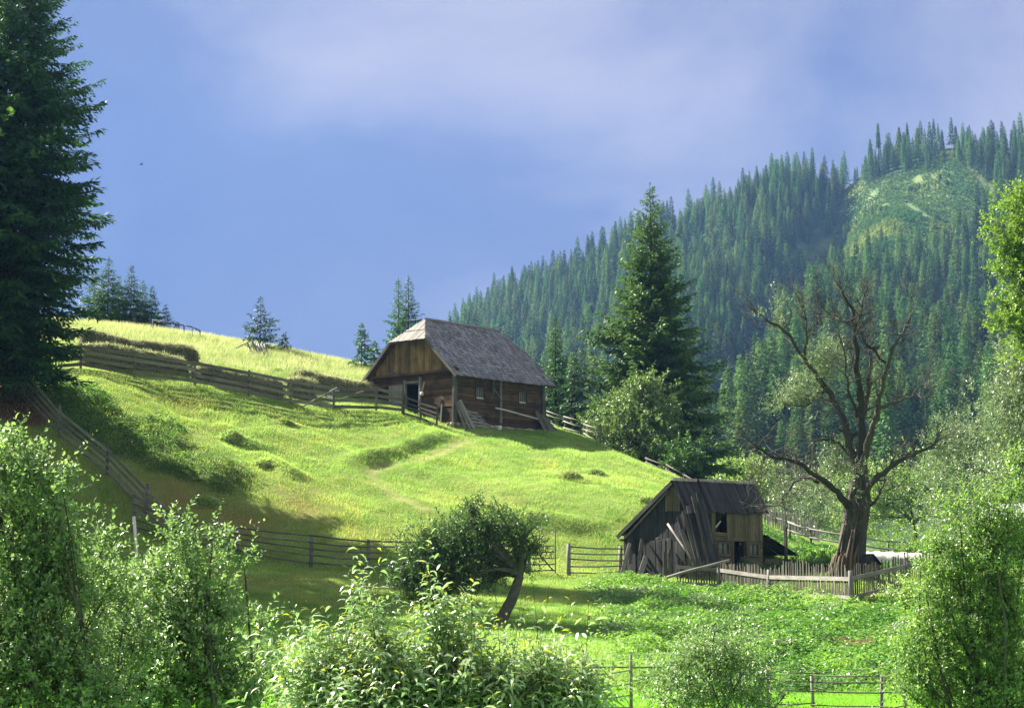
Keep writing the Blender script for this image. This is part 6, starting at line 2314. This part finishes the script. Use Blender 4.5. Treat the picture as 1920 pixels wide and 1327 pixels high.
        for k in range(nt):
            f = 0.30 + 0.70 * (k + rg.random()) / nt
            i = min(m - 2, int(f * (m - 1)))
            dd = (pts[i + 1] - pts[i]).normalized()
            sd = Vector((rg.uniform(-1, 1), rg.uniform(-1, 1), rg.uniform(-.5, .9)))
            sprig(pts[i], dd * .5 + sd, rg.uniform(.7, 1.6) * (1.1 - .3 * f), 0.024, 2)
        for _ in range(4):
            sprig(pts[-1], (pts[-1] - pts[-3]).normalized() + Vector((rg.uniform(-.4, .4), rg.uniform(-.4, .4), rg.uniform(-.2, .4))), rg.uniform(.7, 1.3), 0.022, 2)
    # hanging brush at the low left limb and round the trunk
    for k in range(40):
        p = pt(rg.uniform(1400, 1500), rg.uniform(840, 880), -1.2 + rg.uniform(-.4, .4))
        sprig(p, Vector((rg.uniform(-.6, .4), rg.uniform(-.4, .4), -1)), rg.uniform(.6, 1.5), 0.010, 1)
    for k in range(46):
        p = pt(rg.uniform(1590, 1632), rg.uniform(850, 990), -.62)
        sprig(p, Vector((rg.uniform(-.5, .5), -.3, rg.uniform(-1, .9))), rg.uniform(.4, 1.1), 0.009, 1)
    for k in range(14):
        p = pt(rg.uniform(1425, 1465), rg.uniform(895, 960), -.6)
        sprig(p, Vector((rg.uniform(-1, .1), rg.uniform(-.4, .4), rg.uniform(-.7, .3))), rg.uniform(.5, 1.0), 0.010, 1)
    twig.build('twigs', M['twig'], t)
    # living shoots
    r3 = np.random.default_rng(33)
    bl = blobs_px([(1530, 690, 68.4, 34, 32, 260), (1500, 735, 68.6, 36, 24, 220), (1555, 660, 68.3, 26, 28, 140), (1475, 755, 68.7, 26, 14, 90), (1582, 860, 68.0, 26, 36, 190), (1560, 880, 68.0, 24, 24, 110), (1440, 600, 68.3, 34, 16, 26), (1455, 565, 68.2, 20, 18, 8), (1520, 920, 67.5, 30, 30, 40), (1610, 900, 66.2, 18, 40, 26), (1770, 840, 66, 30, 26, 60)])
    p, d, L = shoots_from_blobs(bl, r3, 0.45)
    v, f, per, tt = leaves_on_shoots(p, d, L, 11, 0.105, 0.042, r3)
    me = mesh_np('foliage', v - np.array(base), f, np.repeat(r3.random(len(tt)), per), M['leaf_grey'])
    link('foliage', me, t)


old_willow()


# ------------------------------------------------------------------ small garden things
def garden():
    # kennel behind the trunk
    b = GD(1630, 66.4)
    t = empty('kennel', b, 0.35)
    t.scale = (0.62, 0.62, 0.85)
    tag(t, 'small log kennel with a dark pitched roof against the old willow trunk', 'kennel')
    mb = MB(1)
    for k in range(4):
        z = 0.1 + 0.18 * k
        mb.beam((-0.42, -0.38, z), (0.10, -0.38, z), 0.07, 0.17) if k < 3 else mb.beam((-0.42, -0.38, z), (0.42, -0.38, z), 0.07, 0.17)
        mb.beam((0.30, -0.38, z), (0.42, -0.38, z), 0.07, 0.16) if k < 3 else None
        for x in (-0.42, 0.42):
            mb.beam((x, -0.42, z), (x, 0.45, z), 0.07, 0.16)
        mb.beam((-0.42, 0.42, z), (0.42, 0.42, z), 0.07, 0.16)
    mb.build('wall', M['shedwarm'], t)
    mb = MB(2)
    mb.beam((-0.62, 0.02, 0.72), (0.0, 0.02, 1.20), 1.05, 0.05, (-0.6, 0, 1))
    mb.beam((0.62, 0.02, 0.72), (0.0, 0.02, 1.225), 1.05, 0.05, (0.6, 0, 1))
    mb.build('roof', M['shed'], t)
    mb = MB(3)
    mb.poly([(-0.42, -0.40, 0.73), (0.42, -0.40, 0.73), (0, -0.40, 1.14)])
    mb.poly([(0.42, 0.40, 0.73), (-0.42, 0.40, 0.73), (0, 0.40, 1.14)])
    mb.box((-0.38, 0.3, 0.05), (0.38, 0.33, 0.7))
    mb.build('gable_boards', M['shed'], t)
    # low white tunnel of garden fleece
    a, b2 = GD(1622, 82.5), GD(1746, 81.5)
    mb = MB(4)
    O = Vector(a)
    d = Vector(b2) - O
    n, m = 26, 11
    rg = random.Random(7)
    idx = []
    for i in range(n):
        f = i / (n - 1)
        c = d * f
        hump = 0.62 * (0.94 + 0.06 * math.cos(f * 6.283 * 5)) * (1 if 0 < i < n - 1 else .75)
        row = []
        for j in range(m):
            an = math.pi * j / (m - 1)
            w = 0.55
            y = -math.cos(an) * w * (1 + 0.05 * math.sin(i * 2.1 + j))
            z = math.sin(an) ** 0.7 * hump + 0.015 * math.sin(i * 1.3 + j * 2)
            row.append(len(mb.v))
            mb.v.append((c.x + rg.uniform(-.02, .02), c.y + y, c.z + z - 0.02))
        idx.append(row)
    for i in range(n - 1):
        for j in range(m - 1):
            mb.f.append((idx[i][j], idx[i + 1][j], idx[i + 1][j + 1], idx[i][j + 1]))
            mb.uv.append([(0, 0)] * 4); mb.r.append(.6); mb.m.append(0); mb.sm.append(True)
    for row, rev in ((idx[0], False), (idx[-1], True)):
        mb.f.append(tuple(row[::-1] if rev else row)); mb.uv.append([(0, 0)] * m); mb.r.append(.5); mb.m.append(0); mb.sm.append(False)
    o = mb.build('fleece_tunnel', M['white'])
    o.location = a
    tag(o, 'low white fleece tunnel over a garden bed', 'tunnel')
    # iron stake
    p = GD(1696, 67.5)
    mb = MB(5)
    mb.tube([(0, 0, -.2), (0.01, 0, 1.0)], [0.028, 0.025], 6)
    mb.tube([(0.01, 0, 0.98), (0.01, 0, 1.03)], [0.045, 0.03], 6)
    o = mb.build('iron_stake', M['iron'])
    o.location = p
    tag(o, 'thin dark iron stake standing in the garden by the picket fence', 'stake')
    # hut with a pale metal roof seen through the trees at the right edge
    c = P(1890, 985, 84)
    zgd = float(H(c[0], c[1])[0])
    t = empty('hut', (c[0], c[1], zgd), -0.25)
    tag(t, 'hut with a pale metal roof half hidden by leaves at the right edge', 'hut')
    rh = P(1890, 944, 84)[2] - zgd
    mb = MB(6)
    mb.box((-0.9, -0.8, 0), (2.4, 0.8, rh - 0.75))
    mb.build('wall', M['shedwarm'], t)
    mb = MB(7)
    for k in range(16):
        x = -1.15 + k * 0.24
        mb.beam((x, -1.1, rh - 0.72), (x, 0.0, rh - 0.02), 0.235, 0.02, (0, -0.6, 1))
        mb.beam((x, 1.1, rh - 0.72), (x, 0.005, rh - 0.0), 0.235, 0.02, (0, 0.6, 1))
        mb.tube([(x + .12, -1.1, rh - 0.70), (x + .12, 0.0, rh)], [0.02, 0.02], 5)
    mb.build('roof', M['metal'], t)
    mb = MB(8)
    mb.box((-0.2, -0.86, 0.0), (0.6, -0.81, min(1.8, rh - 0.85)), 2)
    mb.build('door', M['shed'], t)
    # cloth on a line
    p = P(1848, 1018, 72)
    mb = MB(9)
    nn = 6
    for i in range(nn):
        for j in range(5):
            mb.v.append((-0.14 + 0.28 * i / (nn - 1), 0.03 * math.sin(i * 1.7) + 0.012, -0.32 * j / 4))
    for i in range(nn - 1):
        for j in range(4):
            a0 = i * 5 + j
            mb.f.append((a0, a0 + 5, a0 + 6, a0 + 1)); mb.uv.append([(0, 0)] * 4); mb.r.append(.8); mb.m.append(0); mb.sm.append(True)
    o = mb.build('cloth', M['whitepaint'])
    o.location = p
    o.modifiers.new('thick', 'SOLIDIFY').thickness = 0.006
    tag(o, 'white cloth hanging among the leaves at right', 'cloth')
    # light pole leaning at the fence corner
    stick('pole', Vector(P(264, 1135, 60)), Vector(P(251, 968, 62)), 0.13, 0.13, M['pale'], 'tall pale pole leaning behind the young tree at the fence corner', 'pole', tube=True)
    # bird
    b = P(265, 309, 150)
    mb = MB(10)
    mb.tube([(-0.16, 0, 0), (-0.08, 0, 0.02), (0.06, 0, 0.02), (0.15, 0, 0.0), (0.2, 0, -.01)], [0.01, 0.035, 0.045, 0.03, 0.006], 8)
    for s in (-1, 1):
        q = len(mb.v)
        for p in ((0.08, 0.02 * s, 0.03), (-0.06, 0.02 * s, 0.03), (-0.02, 0.22 * s, 0.12), (-0.14, 0.42 * s, 0.06), (0.06, 0.22 * s, 0.12)):
            mb.v.append(p)
        mb.f += [(q, q + 1, q + 2, q + 4), (q + 4, q + 2, q + 3)]
        mb.uv += [[(0, 0)] * 4, [(0, 0)] * 3]
        mb.r += [.5, .5]; mb.m += [0, 0]; mb.sm += [False, False]
    o = mb.build('bird', M['bird'])
    o.location = b
    o.rotation_euler = (0, -0.3, 0.4)
    tag(o, 'tiny dark bird gliding in the blue sky', 'bird')


garden()


# ------------------------------------------------------------------ grass and ground cover
def scatter(n, x0, x1, y0, y1, seed, grow=1.0):
    rg = np.random.default_rng(seed)
    return rg.uniform(x0, x1, n), rg.uniform(y0, y1, n), rg


def visible(x, y, z, pad=60):
    qx, qy = proj(np.stack([x, y, z]))
    return (qx > -pad) & (qx < 1920 + pad) & (qy > -pad) & (qy < 1327 + pad)


def in_buildings(x, y):
    lx = (x - BC.x) * BA.x + (y - BC.y) * BA.y
    ly = (x - BC.x) * BB.x + (y - BC.y) * BB.y
    a = (lx > -0.05) & (lx < 8.4) & (ly > -0.05) & (ly < 7.4)
    sx = (x - SO.x) * SA.x + (y - SO.y) * SA.y
    sy = (x - SO.x) * SB.x + (y - SO.y) * SB.y
    return a | ((sx > -0.1) & (sx < 8.0) & (sy > -0.1) & (sy < 3.8))


def blades(name, x, y, rg, hgt, wid, mat, label, lean=0.5, cat='grass', down=(0.25, -0.3)):
    n = len(x)
    z = H(x, y)
    a = rg.random(n) * 6.283
    d = np.stack([np.cos(a) * lean, np.sin(a) * lean, np.ones(n)], -1) * (0.6 + 0.8 * rg.random((n, 1)))
    d[:, 0] += down[0]
    d[:, 1] += down[1]
    sd = unit(np.stack([-np.sin(a) + rg.normal(0, .5, n), np.cos(a) + rg.normal(0, .5, n), np.zeros(n)], -1))
    h = (hgt * (0.6 + 0.7 * rg.random(n)))[:, None]
    w = (wid * (0.7 + 0.6 * rg.random(n)))[:, None]
    p = np.stack([x, y, z - 0.02], -1)
    v = np.stack([p - sd * w / 2, p + sd * w / 2, p + unit(d) * h], 1).reshape(-1, 3)
    f = np.arange(n * 3).reshape(n, 3)
    rnd = np.clip(0.5 + 0.30 * vnoise(x / 1.9, y / 1.9, 41) + 0.32 * vnoise(x / 0.45, y / 0.45, 42) + 0.22 * vnoise(x / 6, y / 6, 45) + 0.55 * (rg.random(n) - 0.5), 0, 1)
    o = link(name, mesh_np(name, v, f, rnd, mat))
    tag(o, label, cat, kind='stuff')


def ground_cover():
    # meadow turf
    x, y, rg = scatter(900000, -30, 26, 58, 112, 1)
    keep = visible(x, y, H(x, y), 20) & ~in_buildings(x, y)
    x, y = x[keep], y[keep]
    herb, weeds, soil, dry, lawn, garden_ = cover(x, y)
    br = brown_patch(x, y)
    pth = np.exp(-(dist_path(x, y, PATH_W) / 0.35) ** 2)
    q = rg.random(len(x))
    tuft = 0.5 + 0.5 * vnoise(x / 0.7, y / 0.7, 43)
    ok = (q < (1 - 0.8 * herb) * (1 - 0.8 * soil) * (1 - 0.85 * pth) * (0.55 + 0.45 * tuft))
    dr = rg.random(len(x)) < (0.11 + 0.5 * br + 0.25 * (vnoise(x / 2.0, y / 2.0, 44) > 0.25))
    s = (0.55 + 0.9 * tuft) * (1 + 0.45 * sm(0.15, 0.6, vnoise(x / 2.6, y / 2.6, 46)))
    a = ok & ~dr
    blades('meadow_grass', x[a], y[a], rg, 0.13 * s[a], 0.024, M['grass'], 'short green grass on the meadow')
    a = ok & dr
    blades('meadow_grass', x[a], y[a], rg, 0.14 * s[a], 0.022, M['grass_dry'], 'short dry yellow grass among the green meadow turf')
    # tall dry grass on the crest
    x, y, rg = scatter(150000, -45, 0, 100, 135, 2)
    dry = cover(x, y)[3]
    keep = visible(x, y, H(x, y), 20) & (rg.random(len(x)) < dry)
    x, y = x[keep], y[keep]
    blades('tall_grass', x, y, rg, 0.42 + 0 * x, 0.028, M['grass_tall'], 'tall pale flowering grass along the crest', 0.35)
    x, y, rg = scatter(120000, -45, 4, 100, 135, 3)
    keep = visible(x, y, H(x, y), 20) & ~in_buildings(x, y)
    x, y = x[keep], y[keep]
    blades('meadow_grass', x, y, rg, 0.20 + 0 * x, 0.025, M['grass'], 'green grass on the upper meadow behind the barn')
    # lawn
    x, y, rg = scatter(260000, -14, 14, 34, 46, 4)
    keep = visible(x, y, H(x, y), 30) & (rg.random(len(x)) < cover(x, y)[4])
    x, y = x[keep], y[keep]
    blades('lawn_grass', x, y, rg, 0.08 + 0 * x, 0.016, M['lawn'], 'bright short lawn in front of the lower fence')
    # rough shaded slope grass
    x, y, rg = scatter(260000, -16, 6, 43, 66, 5)
    keep = visible(x, y, H(x, y), 30)
    x, y = x[keep], y[keep]
    blades('slope_grass', x, y, rg, 0.12 + 0 * x, 0.018, M['grass'], 'rough grass on the shaded slope below the rail fence')

    # herbs on the bank and in the garden
    def herbs(n, box, seed, wt, size, mat, label, hmax=0.4, name='herbs'):
        x, y, rg = scatter(n, *box, seed)
        w = wt(x, y)
        keep = visible(x, y, H(x, y), 30) & (rg.random(n) < w) & ~in_buildings(x, y)
        x, y = x[keep], y[keep]
        m = len(x)
        hn = np.clip(0.45 + 0.75 * vnoise(x / 1.0, y / 1.0, seed) + 0.3 * vnoise(x / 0.35, y / 0.35, seed + 1), 0.04, 1.3)
        z = H(x, y) + hmax * hn * (0.35 + 0.65 * rg.random(m) ** 0.5)
        nr = rg.normal(0, 0.5, (m, 3)); nr[:, 2] += 0.9
        d = rg.normal(0, 1, (m, 3)); d[:, 2] = d[:, 2] * 0.35 - 0.05
        s = size * (0.6 + 0.8 * rg.random(m))
        v, f = card_arrays(np.stack([x, y, z], -1), d, nr, s, s * 0.62, 0.45, 0.12)
        rnd = np.clip(0.45 + 0.45 * vnoise(x / 1.1, y / 1.1, seed + 2) + 0.3 * vnoise(x / 4, y / 4, seed + 3) + 0.5 * (rg.random(m) - 0.5), 0, 1)
        tag(link(name, mesh_np(name, v, f, np.repeat(rnd, 2), mat)), label, 'plants', kind='stuff')
    herbs(230000, (2, 24, 42, 78), 51, lambda x, y: cover(x, y)[0] * (1 - 0.85 * cover(x, y)[2]), 0.105, M['herb'], 'fresh green herbs and nettles covering the bank', 0.44)
    herbs(60000, (2, 24, 42, 78), 52, lambda x, y: cover(x, y)[0] * (vnoise(x / 1.8, y / 1.8, 53) > 0.15), 0.12, M['leaf_grey'], 'pale broad-leaved plants in patches on the bank', 0.42)
    herbs(70000, (11, 26, 64, 92), 54, lambda x, y: cover(x, y)[5], 0.12, M['herb'], 'low green crops growing in the garden', 0.28)
    herbs(80000, (-26, -10, 76, 94), 56, lambda x, y: cover(x, y)[1] * (0.35 + 0.65 * (vnoise(x / 1.1, y / 1.1, 57) > -0.1)), 0.11, M['weed'], 'dark nettles and weeds along the plank fence', 0.45, 'weeds')


ground_cover()


# shrubs in the clearing on the far hill
def clearing_shrubs():
    rg = np.random.default_rng(9)
    n = 160000
    y = rg.uniform(500, 940, n)
    px = rg.uniform(1480, 1860, n)
    x = (px - CX) / F * y * 1.0074
    z, _, v = hillH(x, y)
    qx, qy = proj(np.stack([x, y, z]))
    k = clearing(qx, qy) & ((vnoise(x / 7, y / 14, 61) > -0.62))
    x, y, z = x[k], y[k], z[k]
    m = len(x)
    z = z + (0.5 + 0.5 * vnoise(x / 6, y / 6, 62)) * 3.0 * rg.random(m)
    nr = rg.normal(0, .6, (m, 3)); nr[:, 2] += 0.8
    vv, f = card_arrays(np.stack([x, y, z], -1), rg.normal(0, 1, (m, 3)), nr, 0.8 + 0.6 * rg.random(m), 0.6 + 0.3 * rg.random(m), 0.5)
    tag(link('clearing_scrub', mesh_np('clearing_scrub', vv, f, np.clip(0.45 + 0.55 * vnoise(x / 14, y / 30, 63) + 0.3 * (rg.random(m) - 0.5), 0, 1), M['scrub'])), 'pale green scrub in the clearing high on the hill', 'scrub', kind='stuff')


clearing_shrubs()

# ------------------------------------------------------------------ air
def haze():
    mb = MB(1)
    mb.box((-1100, -30, -60), (1100, 1260, 330), 0)
    m, N, L, out = nodes('blue_haze')
    pv = N.new('ShaderNodeVolumePrincipled')
    pv.inputs['Color'].default_value = (0.26, 0.50, 1.0, 1)
    pv.inputs['Density'].default_value = 0.00011
    pv.inputs['Anisotropy'].default_value = 0.2
    L.new(pv.outputs[0], out.inputs['Volume'])
    o = mb.build('haze', m)
    tag(o, 'thin blue haze in the valley air', kind='stuff')


haze()
